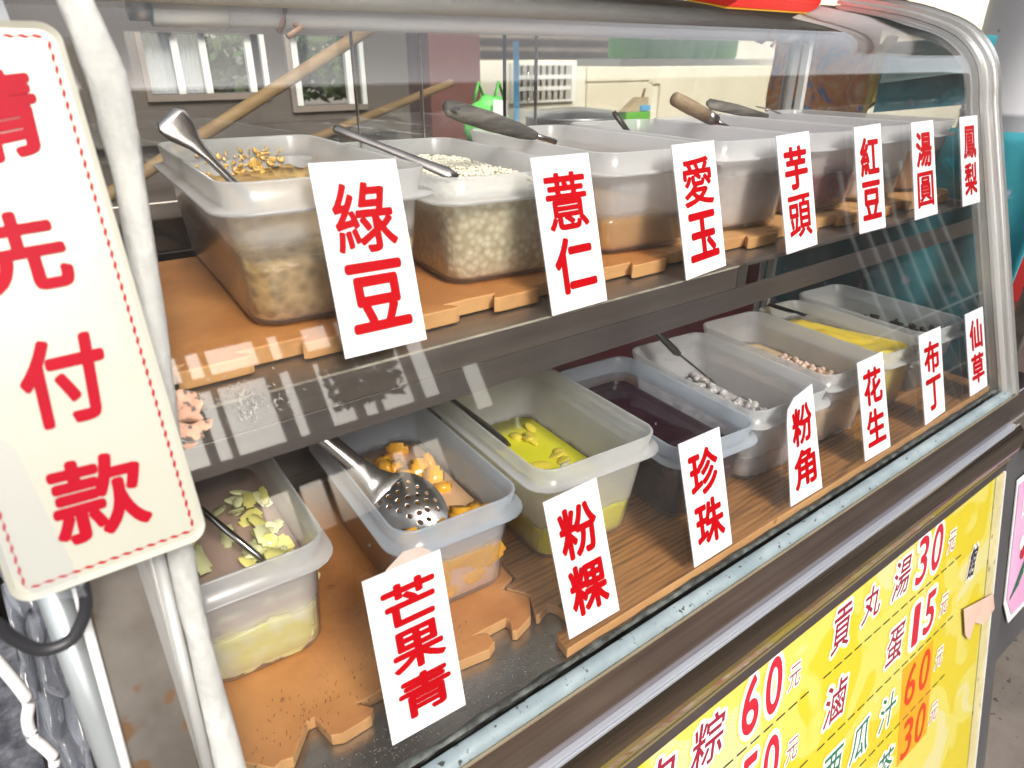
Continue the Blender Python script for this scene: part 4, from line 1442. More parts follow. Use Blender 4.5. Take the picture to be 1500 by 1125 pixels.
# ------------------------------------------------------------------ red-lettered cards on the glass
GN = Vector((0, -1, GK)).normalized()
CARDS = [
    ('綠豆', [(450, 240), (578, 233), (624, 497), (505, 526)], 'upper card 綠豆 in front of the mung bean tub, nearest of the upper row'),
    ('薏仁', [(775, 232), (860, 224), (888, 440), (808, 463)], 'upper card 薏仁 in front of the barley tub'),
    ('愛玉', [(982, 213), (1044, 206), (1062, 389), (1004, 411)], 'upper card 愛玉 above the open end of the shelf rail'),
    ('芋頭', [(1135, 200), (1183, 192), (1196, 358), (1151, 373)], 'upper card 芋頭 in front of the taro tub'),
    ('紅豆', [(1249, 187), (1288, 181), (1296, 333), (1258, 343)], 'upper card 紅豆 beside the crimson red bean mash'),
    ('湯圓', [(1333, 180), (1365, 176), (1372, 313), (1339, 323)], 'upper card 湯圓 second from the far end'),
    ('鳳梨', [(1404, 172), (1430, 169), (1434, 296), (1409, 303)], 'upper card 鳳梨 beside the curved end frame'),
    ('芒果青', [(529, 852), (643, 804), (681, 1031), (574, 1091)], 'largest lower card 芒果青 with three characters'),
    ('粉粿', [(794, 736), (872, 699), (906, 893), (833, 936)], 'lower card 粉粿 in front of the bright yellow syrup tub'),
    ('珍珠', [(992, 651), (1052, 625), (1071, 796), (1016, 831)], 'lower card 珍珠 in front of the black pearl tub'),
    ('粉角', [(1150, 592), (1188, 562), (1203, 714), (1157, 742)], 'lower card 粉角 with a curled upper corner'),
    ('花生', [(1254, 532), (1291, 515), (1303, 654), (1266, 676)], 'lower card 花生 in front of the peanut tub'),
    ('布丁', [(1344, 492), (1376, 478), (1383, 602), (1354, 623)], 'lower card 布丁 in front of the yellow pudding tub'),
    ('仙草', [(1412, 461), (1438, 449), (1445, 565), (1420, 581)], 'lower card 仙草 nearest the far end frame'),
]
for txt, q, lab in CARDS:
    c = empty('name_card', 'white ' + lab.replace('upper card', 'upper card').strip(), 'sign card', 'white cards with red characters stuck on the glass')
    P4 = [onp(u, v) for u, v in q]
    # square the card up: opposite sides parallel on the glass plane
    tl, tr, br, bl = P4
    front_ = [p + GN * 0.0014 for p in P4]
    back_ = [p + GN * 0.0004 for p in P4]
    mb = MB()
    if txt == '粉角':      # cut and curled corner
        tl2 = [tl * .78 + bl * .22, tl * .93 + bl * .05 + tr * .02, tl * .62 + tr * .38]
        ring = [tr, br, bl] + tl2
        ring = [tr, br, bl, tl * .80 + bl * .20, tl * .90 + bl * .06 + tr * .04 + Vector((.001, 0, -.001)), tl * .70 + tr * .30]
        fr_ = [p + GN * 0.0014 for p in ring]
        bk_ = [p + GN * 0.0004 for p in ring]
        n = len(ring)
        mb.add(fr_ + bk_, [tuple(range(n)), tuple(range(n, 2 * n))[::-1]] + [(i, n + i, n + (i + 1) % n, (i + 1) % n) for i in range(n)])
    else:
        mb.add(front_ + back_, [(0, 1, 2, 3), (7, 6, 5, 4), (0, 4, 5, 1), (1, 5, 6, 2), (2, 6, 7, 3), (3, 7, 4, 0)])
    mb.out('card', M['card'], c)
    n = len(txt)
    marg = 0.085 if n == 2 else 0.075
    hgt = (1 - 2 * marg) / n
    for i, ch in enumerate(txt):
        v0 = marg + i * hgt + hgt * 0.055
        v1 = marg + (i + 1) * hgt - hgt * 0.055
        if ch == '一':
            v0, v1 = v0 + .1, v1 - .1
        h0, h1 = 0.155, 0.865
        if n == 3:
            h0, h1 = 0.17, 0.87
        L0, L1 = tl.lerp(bl, v0), tl.lerp(bl, v1)
        R0, R1 = tr.lerp(br, v0), tr.lerp(br, v1)
        quad = (L0.lerp(R0, h0), L0.lerp(R0, h1), L1.lerp(R1, h1), L1.lerp(R1, h0))
        of_ = 0.020 if ch in '綠薏愛頭鳳圓' else 0.032
        letter('character', ch, quad, M['red_print'], c, 0.0018, of_, of_, nrm=GN)
# brown scrap of tape behind the 芒果青 card
q = [(565, 835), (590, 808), (615, 800), (630, 806), (632, 822), (560, 850)]
ring = [onp(u, v) + GN * 0.0006 for u, v in q]
bk = [p - GN * 0.0004 for p in ring]
n = len(ring)
tp_ = add('tape_scrap', ring + bk, [tuple(range(n))[::-1], tuple(range(n, 2 * n))] + [(i, (i + 1) % n, n + (i + 1) % n, n + i) for i in range(n)], pm('brown_tape', (0.36, 0.29, 0.25), (0.42, 0.34, 0.30), 0.45, 0, 30))
tag(tp_, 'scrap of grey-brown tape above the three-character card', 'tape')

def flake(name, q, mat, lift=0.0009, th=0.0004):
    ring = [onp(u, v) + GN * lift for u, v in q]
    bk = [p - GN * th for p in ring]
    n = len(ring)
    return add(name, ring + bk, [tuple(range(n)), tuple(range(n, 2 * n))[::-1]] + [(i, n + i, n + (i + 1) % n, (i + 1) % n) for i in range(n)], mat)


m_res = pm('peeling_salmon_tape', (0.42, 0.22, 0.14), (0.60, 0.38, 0.27), 0.5, 0, 90, spots=(190, 0.54, (0.10, 0.08, 0.07)), bump=0.1)
rs = empty('tape_residue', 'peeling salmon tape residue on the glass beside the cream sign', 'tape residue')
for q in ([(236, 585), (262, 570), (286, 574), (298, 590), (292, 604), (300, 612), (280, 622), (262, 618), (250, 626), (240, 610)],
          [(250, 618), (275, 612), (300, 616), (311, 612), (309, 626), (296, 634), (300, 640), (278, 648), (262, 642)],
          [(262, 646), (280, 650), (293, 646), (284, 654), (268, 660)]):
    o = flake('tape_flake', q[::-1], m_res)
    o.parent = rs
sp = []
for _ in range(130):
    u, v = R.gauss(365, 30), R.gauss(585, 16)
    p = onp(u, v) + GN * 0.0006
    sp.append((p, (R.uniform(.0002, .0005), .0002, R.uniform(.0004, .0022)), (R.uniform(-.3, .3), R.uniform(-1.1, 1.1), 0)))
stuff('dried_splashes', 'grain', sp, pm('dried_splash', (0.55, 0.54, 0.50), (0.30, 0.28, 0.26), 0.6, 0, 60), 'fine dried scratches and splashes on the front glass near the tape residue', 'dried splashes')
sp = []
for _ in range(120):
    x, y = R.uniform(0.05, 0.25), R.uniform(0.075, 0.135)
    if _ % 3 == 0:
        x, y = R.gauss(.10, .025), R.gauss(.10, .01)
    sp.append((Vector((x, y, 0.01365)), (.0003, R.uniform(.0008, .0026), .0002), (0, 0, R.uniform(-1.0, .1))))
stuff('mat_cuts', 'grain', sp, pm('dark_cut', (0.05, 0.025, 0.012), rough=0.8), 'small dark knife nicks in the plain orange foam mat', 'knife nicks')
sp = []
for _ in range(420):
    x = R.uniform(0.08, 0.31)
    y = R.uniform(0.028, 0.062)
    sp.append((Vector((x, y, 0.0016)), (R.uniform(.0004, .0012), R.uniform(.0004, .0012), .0004), (0, 0, 0)))
stuff('condensation', 'grain', sp, pm('water_drop', (0.10, 0.09, 0.085), rough=0.12), 'tiny water beads on the bare steel case floor in front of the orange mat', 'water beads')

# ------------------------------------------------------------------ big cream sign 請先付款
bd = empty('payment_sign', 'tall cream plastic sign with crimson characters and dashed red border', 'sign')
SC = 0.88       # the sign hangs in front of the glass corner
def bp(u, v, lift=0.0):
    p = onp(u, v, 0.355, 0.013)
    return CAM + (p - CAM) * SC + Vector((0, -0.942, 0.334)) * lift


BN = Vector((0, -0.942, 0.334))
o_tr, o_br = bp(108, 35), bp(304, 792)
# board frame: origin at bottom right corner, axes X and up-slope
U_ = Vector((0, 0.334, 0.942))
br_ = bp(306, 785)
x1b = br_.x
zb_len = 0
tlc = bp(60, 33)
H_ = (tlc - br_).dot(U_)
x0b = bp(14, 868).x
lo_ = (bp(14, 868) - br_).dot(U_)
W_b = x1b - x0b


def bpt(a, b, lift=0.0):
    """a: metres from the left edge, b: metres up from the bottom edge"""
    return Vector((x0b + a, br_.y, br_.z)) + U_ * b + BN * lift


def rr_poly(x0, x1, y0, y1, r, n=8):
    pts = []
    for cx, cy, a0 in ((x1 - r, y1 - r, 0), (x0 + r, y1 - r, 90), (x0 + r, y0 + r, 180), (x1 - r, y0 + r, 270)):
        for k in range(n + 1):
            a = math.radians(a0 + 90 * k / n)
            pts.append((cx + r * math.cos(a), cy + r * math.sin(a)))
    return pts


y_bot = (bp(160, 838) - Vector((bp(160, 838).x, br_.y, br_.z))).dot(U_)
outer = rr_poly(0, W_b, y_bot, H_, 0.009)
inner = rr_poly(0.0028, W_b - 0.0028, y_bot + 0.0028, H_ - 0.0028, 0.0070)
vs = [bpt(a, b, -0.002) for a, b in outer] + [bpt(a, b, 0.0015) for a, b in outer] + [bpt(a, b, 0.0020) for a, b in [(x * .992 + W_b * .004, y) for x, y in outer]] + [bpt(a, b, 0.0004) for a, b in inner]
m_ = len(outer)
fs = []
for i in range(3):
    for k in range(m_):
        k2 = (k + 1) % m_
        fs.append((i * m_ + k, i * m_ + k2, (i + 1) * m_ + k2, (i + 1) * m_ + k))
fs.append(tuple(range(3 * m_, 4 * m_)))
fs.append(tuple(range(m_))[::-1])
add('sign_plate', vs, fs, M['cream_sign'], bd)
# dashed twisted border
mb = MB()
in_ = 0.0062
path = rr_poly(in_, W_b - in_, y_bot + in_, H_ - in_, 0.0012, 3)
path.append(path[0])
cum = 0
for i in range(len(path) - 1):
    a, b = Vector((*path[i], 0)), Vector((*path[i + 1], 0))
    L_ = (b - a).length
    if L_ < 0.004:
        continue
    d_ = (b - a) / L_
    nn_ = Vector((-d_.y, d_.x, 0))
    k = 0
    st = L_ / round(L_ / 0.0056)
    while k * st < L_ - 1e-5:
        c_ = a + d_ * (k + .5) * st
        pts = [c_ - d_ * st * .34 + nn_ * .00055, c_ - d_ * st * .10 + nn_ * .00085, c_ + d_ * st * .34 - nn_ * .0001, c_ + d_ * st * .30 - nn_ * .00075, c_ + d_ * st * .06 - nn_ * .0009, c_ - d_ * st * .36 - nn_ * .0001]
        mb.add([bpt(p.x, p.y, 0.0007) for p in pts], [tuple(range(6))[::-1]])
        p2 = [c_ + d_ * st * .30 - nn_ * .0003, c_ + d_ * st * .72 + nn_ * .0003, c_ + d_ * st * .72 + nn_ * .00055, c_ + d_ * st * .30 - nn_ * .00005]
        mb.add([bpt(p.x, p.y, 0.00065) for p in p2], [tuple(range(4))])
        k += 1
mb.out('dashed_border', M['red_sign'], bd)
for ch, (u0, v0, u1, v1, u2, v2, u3, v3) in {
    '請': (-120, 112, 42, 97, 72, 221, -85, 262),
    '先': (-62, 322, 78, 300, 116, 418, -30, 446),
    '付': (14, 508, 146, 480, 166, 606, 46, 636),
    '款': (60, 684, 200, 652, 226, 762, 88, 806)}.items():
    quad = [bp(u0, v0), bp(u1, v1), bp(u2, v2), bp(u3, v3)]
    letter('character', ch, quad, M['red_sign'], bd, 0.0010, 0.030, 0.030, nrm=BN)
# torn clear tape over the lower left of the sign
q = [(0, 640), (20, 655), (120, 855), (128, 872), (60, 880), (-30, 800), (-30, 640)]
add('clear_tape', [bp(u, v, 0.0016) for u, v in q], [tuple(range(len(q)))], M['clear_bag'], bd)

# ------------------------------------------------------------------ yellow price board
pb = empty('price_board', 'yellow price board with dark red and green dish names under the case', 'price board')
BK, BY = 0.19, 0.19 * 0.169 - 0.0045
BNn = Vector((0, -1, 0.19)).normalized()


def pbp(x, z, lift=0.0):
    return Vector((x, 0.19 * (z + 0.169) - 0.0048, z)) + BNn * lift


box('board_sheet', -0.05, 1.2605, -0.0048, 0.003, -0.84, -0.1716, M['board'], pb, fn=bslope)


def ptxt(ch, xc, zc, w_, h_, mat, off=0.0, shear=0.25, halo=True, out=True):
    quad = [pbp(xc - w_ / 2, zc + h_ / 2), pbp(xc + w_ / 2, zc + h_ / 2), pbp(xc + w_ / 2, zc - h_ / 2), pbp(xc - w_ / 2, zc - h_ / 2)]
    if halo:
        letter('halo', ch, quad, M['glow_print'], pb, 0.0004, off + 0.105, off, nrm=BNn, shear=shear)
    if out:
        letter('outline', ch, quad, M['white_print'], pb, 0.0007, off + 0.075, off, nrm=BNn, shear=shear)
    letter('character', ch, quad, mat, pb, 0.0010, off, off, nrm=BNn, shear=shear)


MR, CR, GRN = M['maroon'], M['crimson'], M['green_print']
zr = -0.211
for ch, x, ww, hh, mt, of in (('肉', 0.404, .052, .058, MR, .01), ('粽', 0.488, .056, .060, MR, .01), ('6', 0.566, .034, .078, CR, .02), ('0', 0.613, .034, .078, CR, .02), ('元', 0.657, .026, .032, MR, 0),
                              ('貢', 0.768, .046, .064, MR, .01), ('丸', 0.848, .050, .052, MR, .01), ('湯', 0.934, .052, .060, MR, .01), ('3', 0.998, .036, .078, CR, .01), ('0', 1.047, .036, .078, CR, .02), ('元', 1.100, .026, .034, MR, 0)):
    ptxt(ch, x, zr - (0.012 if ch == '元' else 0), ww, hh, mt, of)
zr = -0.322
for ch, x, ww, hh, mt, of in (('5', 0.560, .034, .078, CR, .02), ('0', 0.606, .034, .078, CR, .02), ('元', 0.652, .026, .032, MR, 0),
                              ('滷', 0.756, .054, .062, MR, .01), ('蛋', 0.924, .052, .060, MR, .01), ('1', 0.990, .022, .074, CR, .03), ('5', 1.036, .036, .074, CR, .02), ('元', 1.089, .026, .034, MR, 0)):
    ptxt(ch, x, zr - (0.012 if ch == '元' else 0), ww, hh, mt, of)
zr = -0.436
box('price_sticker', 0.955, 1.061, -0.0052, -0.0049, -0.575, -0.385, M['orange_patch'], pb, fn=bslope)
for ch, x, ww, hh, mt, of in (('西', 0.752, .050, .056, GRN, .01), ('瓜', 0.830, .052, .060, GRN, .01), ('汁', 0.912, .050, .058, GRN, .01), ('元', 1.086, .026, .034, M['maroon'], 0)):
    ptxt(ch, x, zr, ww, hh, mt, of)
for ch, x in (('6', 0.986), ('0', 1.034)):
    ptxt(ch, x, zr + .006, .034, .074, M['orange_print'], .005, halo=False, out=False)
zr = -0.545
for ch, x, ww, hh, mt, of in (('茶', 0.912, .050, .060, GRN, .01), ('元', 1.082, .026, .034, MR, 0)):
    ptxt(ch, x, zr, ww, hh, mt, of)
for ch, x in (('3', 0.986), ('0', 1.032)):
    ptxt(ch, x, zr + .01, .034, .074, M['orange_print'], .005, halo=False, out=False)
ptxt('館', 1.193, -0.302, .030, .058, M['black'], .03, shear=0.55)
# dashed rules
for x0, x1, z in ((0.30, 0.69, -0.2665), (0.725, 1.137, -0.2665), (0.30, 0.69, -0.377), (0.713, 1.124, -0.377), (0.70, 1.114, -0.487)):
    x = x0
    while x < x1 - 0.012:
        add('rule_dash', [pbp(x, z - .0011, .0006), pbp(x + .019, z - .0011, .0006), pbp(x + .019, z + .0011, .0006), pbp(x, z + .0011, .0006)], [(0, 1, 2, 3)], M['black'], pb)
        x += 0.0265
# pinkish tape wrapped on the edge strip
q = [(1412, 893), (1440, 878), (1455, 870), (1457, 892), (1440, 915), (1428, 912), (1420, 938), (1414, 930)]
P_ = [onp(u, v, 0.19, 0.19 * 0.169 - 0.0105) for u, v in q]
n = len(P_)
P2_ = [p + Vector((0, .0008, 0)) for p in P_]
tg = add('tape_piece', P_ + P2_, [tuple(range(n))[::-1], tuple(range(n, 2 * n))] + [(i, (i + 1) % n, n + (i + 1) % n, n + i) for i in range(n)], M['tape'])
tag(tg, 'torn pinkish tape wrapped over the edge of the yellow board', 'tape')

# ------------------------------------------------------------------ right: dark cabinet, pink poster, pot, person, cloths
cb = empty('side_cabinet', 'dark grey cabinet beyond the yellow board carrying the pink poster', 'cabinet')
box('cabinet_body', 1.40, 3.2, 0.012, 0.5, -0.64, -0.16, M['dark_cab'], cb, fn=bslope)
box('cabinet_top', 1.38, 3.2, -0.02, 0.55, -0.159, -0.12, M['steel_dark'], cb, 0.003)
po = empty('pink_poster', 'pink and white drinks poster on the dark cabinet beside the yellow board', 'poster')
ps = [(1.405, -0.235), (1.80, -0.235), (1.80, -0.56), (1.44, -0.56), (1.405, -0.50)]
pp = lambda x, z, l=0: Vector((x, 0.19 * (z + 0.169) + 0.008 - l, z))
A_ = [pp(x, z, 0.002) for x, z in ps]
B_ = [pp(x, z, 0.0) for x, z in ps]
n = 5
add('poster_sheet', A_ + B_, [tuple(range(n)), tuple(range(n, 2 * n))[::-1]] + [(i, n + i, n + (i + 1) % n, (i + 1) % n) for i in range(n)], M['white_print'], po)
A_ = [pp(x, z, 0.0032) for x, z in [(1.412, -0.245), (1.79, -0.245), (1.79, -0.545), (1.45, -0.545), (1.412, -0.49)]]
add('poster_print', A_, [tuple(range(5))], M['pink'], po)
letter('character', '叮', [pp(1.44, -0.275, .004), pp(1.50, -0.275, .004), pp(1.50, -0.34, .004), pp(1.44, -0.34, .004)], M['white_print'], po, 0.0, 0.0, nrm=Vector((0, -1, 0)))
letter('character', '寸', [pp(1.52, -0.285, .004), pp(1.58, -0.285, .004), pp(1.58, -0.34, .004), pp(1.52, -0.34, .004)], M['white_print'], po, 0.0, 0.0, nrm=Vector((0, -1, 0)))
for i, (x, z, mt) in enumerate(((1.47, -.41, 'crimson'), (1.53, -.42, 'crimson'), (1.50, -.46, 'white_print'), (1.58, -.45, 'crimson'), (1.46, -.385, 'white_print'), (1.55, -.38, 'white_print'))):
    pts = [pp(x + .013 * math.cos(t), z + .016 * math.sin(t), .0042) for t in [2 * math.pi * k / 10 for k in range(10)]]
    add('printed_fruit', pts, [tuple(range(10))], M[mt], po)
for i in range(9):
    x, z = 1.425 + .016 * i * .6, -0.50 + i * .010
    add('printed_leaf', [pp(x, z, .0043), pp(x + .045, z + .018, .0043), pp(x + .05, z + .022, .0043), pp(x + .006, z + .010, .0043)], [(0, 1, 2, 3)], M['green_print'], po)

# white enamel pot with lid on a stand
pt = empty('enamel_pot', 'large scuffed white cylindrical pot standing beyond the curved end frame', 'pot')
pc = hit(1530, 90, x=1.95)
pc = Vector((pc.x, pc.y, 0))
lathe('pot_body', [(0.0, 0.30), (0.13, 0.30), (0.135, 0.31), (0.135, 0.345), (0.138, 0.35), (0.135, 0.356), (0.135, 0.60), (0.139, 0.606), (0.135, 0.612), (0.128, 0.64), (0.10, 0.665), (0.0, 0.67)], M['gas_white'], pt, 48, (pc.x, pc.y, 0.02))
lathe('pot_foot', [(0.0, 0.262), (0.146, 0.262), (0.150, 0.268), (0.150, 0.292), (0.144, 0.299), (0.0, 0.299)], M['steel_frame'], pt, 48, (pc.x, pc.y, 0.02))
tb = empty('side_table', 'low table with blue edge under the white pot', 'table')
box('table_top', pc.x - 0.19, pc.x + 0.5, pc.y - 0.19, pc.y + 0.4, 0.235, 0.279, pm('navy_table_edge', (0.03, 0.08, 0.14), (0.05, 0.12, 0.2), 0.5, 0, 10), tb, 0.004)
for dx in (-0.16, 0.45):
    for dy in (-0.16, 0.36):
        box('table_leg', pc.x + dx - .015, pc.x + dx + .015, pc.y + dy - .015, pc.y + dy + .015, -0.86, 0.234, M['steel_dark'], tb)

def cloth(name, pts_fn, nu, nv, mat, label, cat, th=0.002):
    vs, fs = [], []
    for i in range(nu + 1):
        for j in range(nv + 1):
            vs.append(pts_fn(i / nu, j / nv))
    for i in range(nu):
        for j in range(nv):
            fs.append((i * (nv + 1) + j, (i + 1) * (nv + 1) + j, (i + 1) * (nv + 1) + j + 1, i * (nv + 1) + j + 1))
    o = add(name, vs, fs, mat, None, smooth=True)
    so_ = o.modifiers.new('thickness', 'SOLIDIFY')
    so_.thickness = th
    return tag(o, label, cat)


# teal cloth bag hanging just beyond the far end of the case
def tf(u, v):
    y = 0.06 + 0.46 * u
    z = -0.02 + 0.40 * v
    return Vector((1.262 + 0.018 * noise.noise(Vector((u * 3, v * 2, 0))) * 2 + 0.008 * math.sin(u * 26 + 2 * noise.noise(Vector((u, v * 3, 5)))), y, z))


cloth('hanging_cloth', tf, 50, 24, M['teal'], 'teal cloth hanging beyond the far end pane of the case', 'cloth')
bg = empty('teal_bag', 'teal fabric bag with a mustard edge seen through the curved glass end', 'bag')
def bgf(a0, a1, z0, z1, x, mat, nm):
    vs, fs = [], []
    nu, nv = 16, 12
    for s_ in (0, 1):
        for i in range(nu + 1):
            for j in range(nv + 1):
                u, v = i / nu, j / nv
                bul = 0.010 * math.sin(math.pi * u) * math.sin(math.pi * v) + 0.006 * noise.noise(Vector((u * 3, v * 3, x * 9)))
                vs.append(Vector((x + (bul if s_ == 0 else 0.04 - bul), a0 + (a1 - a0) * u, z0 + (z1 - z0) * v - 0.02 * u * (0.3 if s_ else 1))))
    K_ = (nu + 1) * (nv + 1)
    for s_ in (0, 1):
        for i in range(nu):
            for j in range(nv):
                q = (s_ * K_ + i * (nv + 1) + j, s_ * K_ + (i + 1) * (nv + 1) + j, s_ * K_ + (i + 1) * (nv + 1) + j + 1, s_ * K_ + i * (nv + 1) + j + 1)
                fs.append(q)
    for j in range(nv):
        for i in (0, nu):
            fs.append((i * (nv + 1) + j, i * (nv + 1) + j + 1, K_ + i * (nv + 1) + j + 1, K_ + i * (nv + 1) + j))
    for i in range(nu):
        for j in (0, nv):
            fs.append((i * (nv + 1) + j, (i + 1) * (nv + 1) + j, K_ + (i + 1) * (nv + 1) + j, K_ + i * (nv + 1) + j))
    return add(nm, vs, fs, mat, bg, smooth=True)


bgf(0.195, 0.345, 0.415, 0.512, 1.27, M['teal'], 'bag_body')
bgf(0.346, 0.362, 0.412, 0.515, 1.268, M['mustard'], 'bag_edge')
bgf(0.20, 0.34, 0.462, 0.505, 1.262, pm('pale_teal_pocket', (0.22, 0.36, 0.34), (0.28, 0.42, 0.40), 0.7, 0, 8), 'bag_pocket')

def ff(u, v):
    y = 0.372 + 0.20 * u
    z = 0.30 + 0.235 * v
    return Vector((1.30 + 0.02 * math.sin(u * 6) + 0.015 * noise.noise(Vector((u * 4, v * 3, 2))), y, z))


cloth('patterned_cloth', ff, 30, 24, M['floral'], 'orange and blue patterned cloth hanging behind the far end post', 'cloth')

# person at the far right edge: white shirt, red shorts, arm by the side
def person(base, face):
    root = empty('person', 'person in white short-sleeved top and red shorts standing beyond the case end', 'person')
    X = Vector((math.cos(face), math.sin(face), 0))      # sideways
    Y = Vector((-math.sin(face), math.cos(face), 0))     # forwards
    def W(a, b, z):
        return base + X * a + Y * b + Vector((0, 0, z))
    pts = {'pelvis': (W(0, 0, .95), (.15, .11)), 'waist': (W(0, 0, 1.10), (.13, .10)), 'chest': (W(0, .01, 1.30), (.16, .11)), 'neckb': (W(0, 0, 1.45), (.07, .06)), 'neck': (W(0, .01, 1.52), (.05, .05)), 'head': (W(0, .02, 1.60), (.075, .09)), 'crown': (W(0, .01, 1.70), (.06, .07)),
           'shl': (W(-.17, 0, 1.41), (.055, .055)), 'ell': (W(-.23, .0, 1.13), (.042, .042)), 'wrl': (W(-.22, .12, .92), (.027, .03)), 'hal': (W(-.215, .16, .85), (.03, .018)),
           'shr': (W(.17, 0, 1.41), (.055, .055)), 'elr': (W(.23, .0, 1.13), (.042, .042)), 'wrr': (W(.22, .12, .92), (.027, .03)), 'har': (W(.215, .16, .85), (.03, .018)),
           'hpl': (W(-.09, 0, .88), (.09, .09)), 'knl': (W(-.10, .02, .50), (.058, .058)), 'anl': (W(-.10, 0, .09), (.038, .042)), 'tol': (W(-.10, .14, .03), (.045, .025)),
           'hpr': (W(.09, 0, .88), (.09, .09)), 'knr': (W(.10, .02, .50), (.058, .058)), 'anr': (W(.10, 0, .09), (.038, .042)), 'tor': (W(.10, .14, .03), (.045, .025))}
    ed = [('pelvis', 'waist'), ('waist', 'chest'), ('chest', 'neckb'), ('neckb', 'neck'), ('neck', 'head'), ('head', 'crown'), ('chest', 'shl'), ('shl', 'ell'), ('ell', 'wrl'), ('wrl', 'hal'), ('chest', 'shr'), ('shr', 'elr'), ('elr', 'wrr'), ('wrr', 'har'),
          ('pelvis', 'hpl'), ('hpl', 'knl'), ('knl', 'anl'), ('anl', 'tol'), ('pelvis', 'hpr'), ('hpr', 'knr'), ('knr', 'anr'), ('anr', 'tor')]
    ks = list(pts)
    fing = []
    V = [pts[k][0] for k in ks]
    RD = [pts[k][1] for k in ks]
    E_ = [(ks.index(a), ks.index(b)) for a, b in ed]
    for side, hk in ((-1, 'hal'), (1, 'har')):
        for i in range(4):
            h0 = pts[hk][0]
            off = (i - 1.5) * 0.017
            a = h0 + Y * off * .6 + X * 0.0 + Vector((0, 0, -.025)) + Y * .0
            ln = (.055, .062, .058, .045)[i]
            b = a + Vector((0, 0, -ln)) + Y * (.012 + off * .4)
            c = b + Vector((0, 0, -.018)) + Y * -.006
            n0 = len(V)
            V += [a, b, c]
            RD += [(.0095, .0095), (.0085, .0085), (.007, .007)]
            E_ += [(ks.index(hk), n0), (n0, n0 + 1), (n0 + 1, n0 + 2)]
        a = pts[hk][0] + Y * .035 + Vector((0, 0, .0))
        b = a + Y * .02 + Vector((0, 0, -.035))
        n0 = len(V)
        V += [a, b]
        RD += [(.012, .012), (.009, .009)]
        E_ += [(ks.index(hk), n0), (n0, n0 + 1)]
    me = bpy.data.meshes.new('body')
    me.from_pydata(V, E_, [])
    o = bpy.data.objects.new('body', me)
    COL.objects.link(o)
    o.parent = root
    me.materials.append(M['skin'])
    sk = o.modifiers.new('skin', 'SKIN')
    for i, v_ in enumerate(me.skin_vertices[0].data):
        v_.radius = RD[i]
        v_.use_root = (i == 0)
    sb = o.modifiers.new('sub', 'SUBSURF')
    sb.levels = sb.render_levels = 1
    # clothes: tubes around the body
    tobj('shirt', [W(0, 0, .93), W(0, 0, 1.0), W(0, 0, 1.15), W(0, .01, 1.32), W(0, 0, 1.42), W(0, 0, 1.475)], [(.185, .145), (.18, .14), (.165, .13), (.19, .14), (.16, .11), (.075, .07)], M['white_cloth'], root, 20, up=Y)
    for sgn in (-1, 1):
        tobj('sleeve', [W(sgn * .13, 0, 1.43), W(sgn * .18, 0, 1.38), W(sgn * .215, 0, 1.22)], [.075, .078, .07], M['white_cloth'], root, 14)
        tobj('shorts_leg', [W(sgn * .06, 0, .95), W(sgn * .09, 0, .85), W(sgn * .105, .01, .58)], [.12, .118, .095], M['red_cloth'], root, 14)
    v, f = tube([W(0, -.01, 1.62), W(0, -.012, 1.69), W(0, -.005, 1.745), W(0, 0, 1.765)], [(.088, .102), (.092, .108), (.07, .08), (.02, .02)], 16, up=Y)
    add('hair', v, f, M['dark_cloth'], root, smooth=True)
    # face
    hc_ = W(0, .02, 1.61)
    for sgn in (-1, 1):
        v, f = tube([W(sgn * .03, .098, 1.62), W(sgn * .03, .106, 1.62)], [(.010, .006), (.006, .004)], 8)
        add('eye', v, f, M['black'], root)
        v, f = tube([W(sgn * .078, .01, 1.64), W(sgn * .084, .0, 1.61), W(sgn * .078, .01, 1.58)], [.008, .014, .008], 8)
        add('ear', v, f, M['skin'], root, smooth=True)
    v, f = tube([W(0, .10, 1.625), W(0, .122, 1.585), W(0, .10, 1.578)], [.007, .013, .008], 8)
    add('nose', v, f, M['skin'], root, smooth=True)
    v, f = tube([W(-.025, .098, 1.555), W(0, .108, 1.553), W(.025, .098, 1.555)], [.003, .006, .003], 8)
    add('mouth', v, f, M['red_cloth'], root, smooth=True)
    return root


pr = hit(1560, 330, x=2.25)
person(Vector((pr.x + 0.02, pr.y + 0.05, -0.86)), math.radians(120))

# goods lying on top of the case
tp = empty('red_packet_box', 'red snack box lying on the case top', 'box')
a = hit(1150, 6, z=0.60)
box('box_body', 0.98, 1.20, 0.434, 0.52, 0.5575, 0.62, M['red_pack'], tp, 0.003)
box('box_lid', 0.978, 1.202, 0.432, 0.522, 0.6205, 0.632, M['orange_patch'], tp, 0.002)
tp = empty('foam_box', 'white styrofoam box resting at the far corner of the case top', 'box')
box('box_body', 1.205, 1.38, 0.16, 0.44, 0.572, 0.64, M['styro'], tp, 0.004)
box('box_lid', 1.20, 1.385, 0.155, 0.445, 0.6405, 0.665, M['styro'], tp, 0.004)

wr = empty('wire_rack', 'white wire display rack standing in the street beside the viewer, mirrored in the far glass', 'wire rack')
for i in range(7):
    x = 2.45 + i * 0.115
    tobj('wire', [(x, -0.78, -0.86), (x, -0.78, 0.2), (x + .03, -0.78, 0.50), (x + .10, -0.76, 0.72)], 0.0042, M['facade'], wr, 8)
for z in (-0.5, -0.12, 0.10):
    tobj('cross_wire', [(2.32, -0.79, z), (3.24, -0.79, z)], 0.0042, M['facade'], wr, 8)

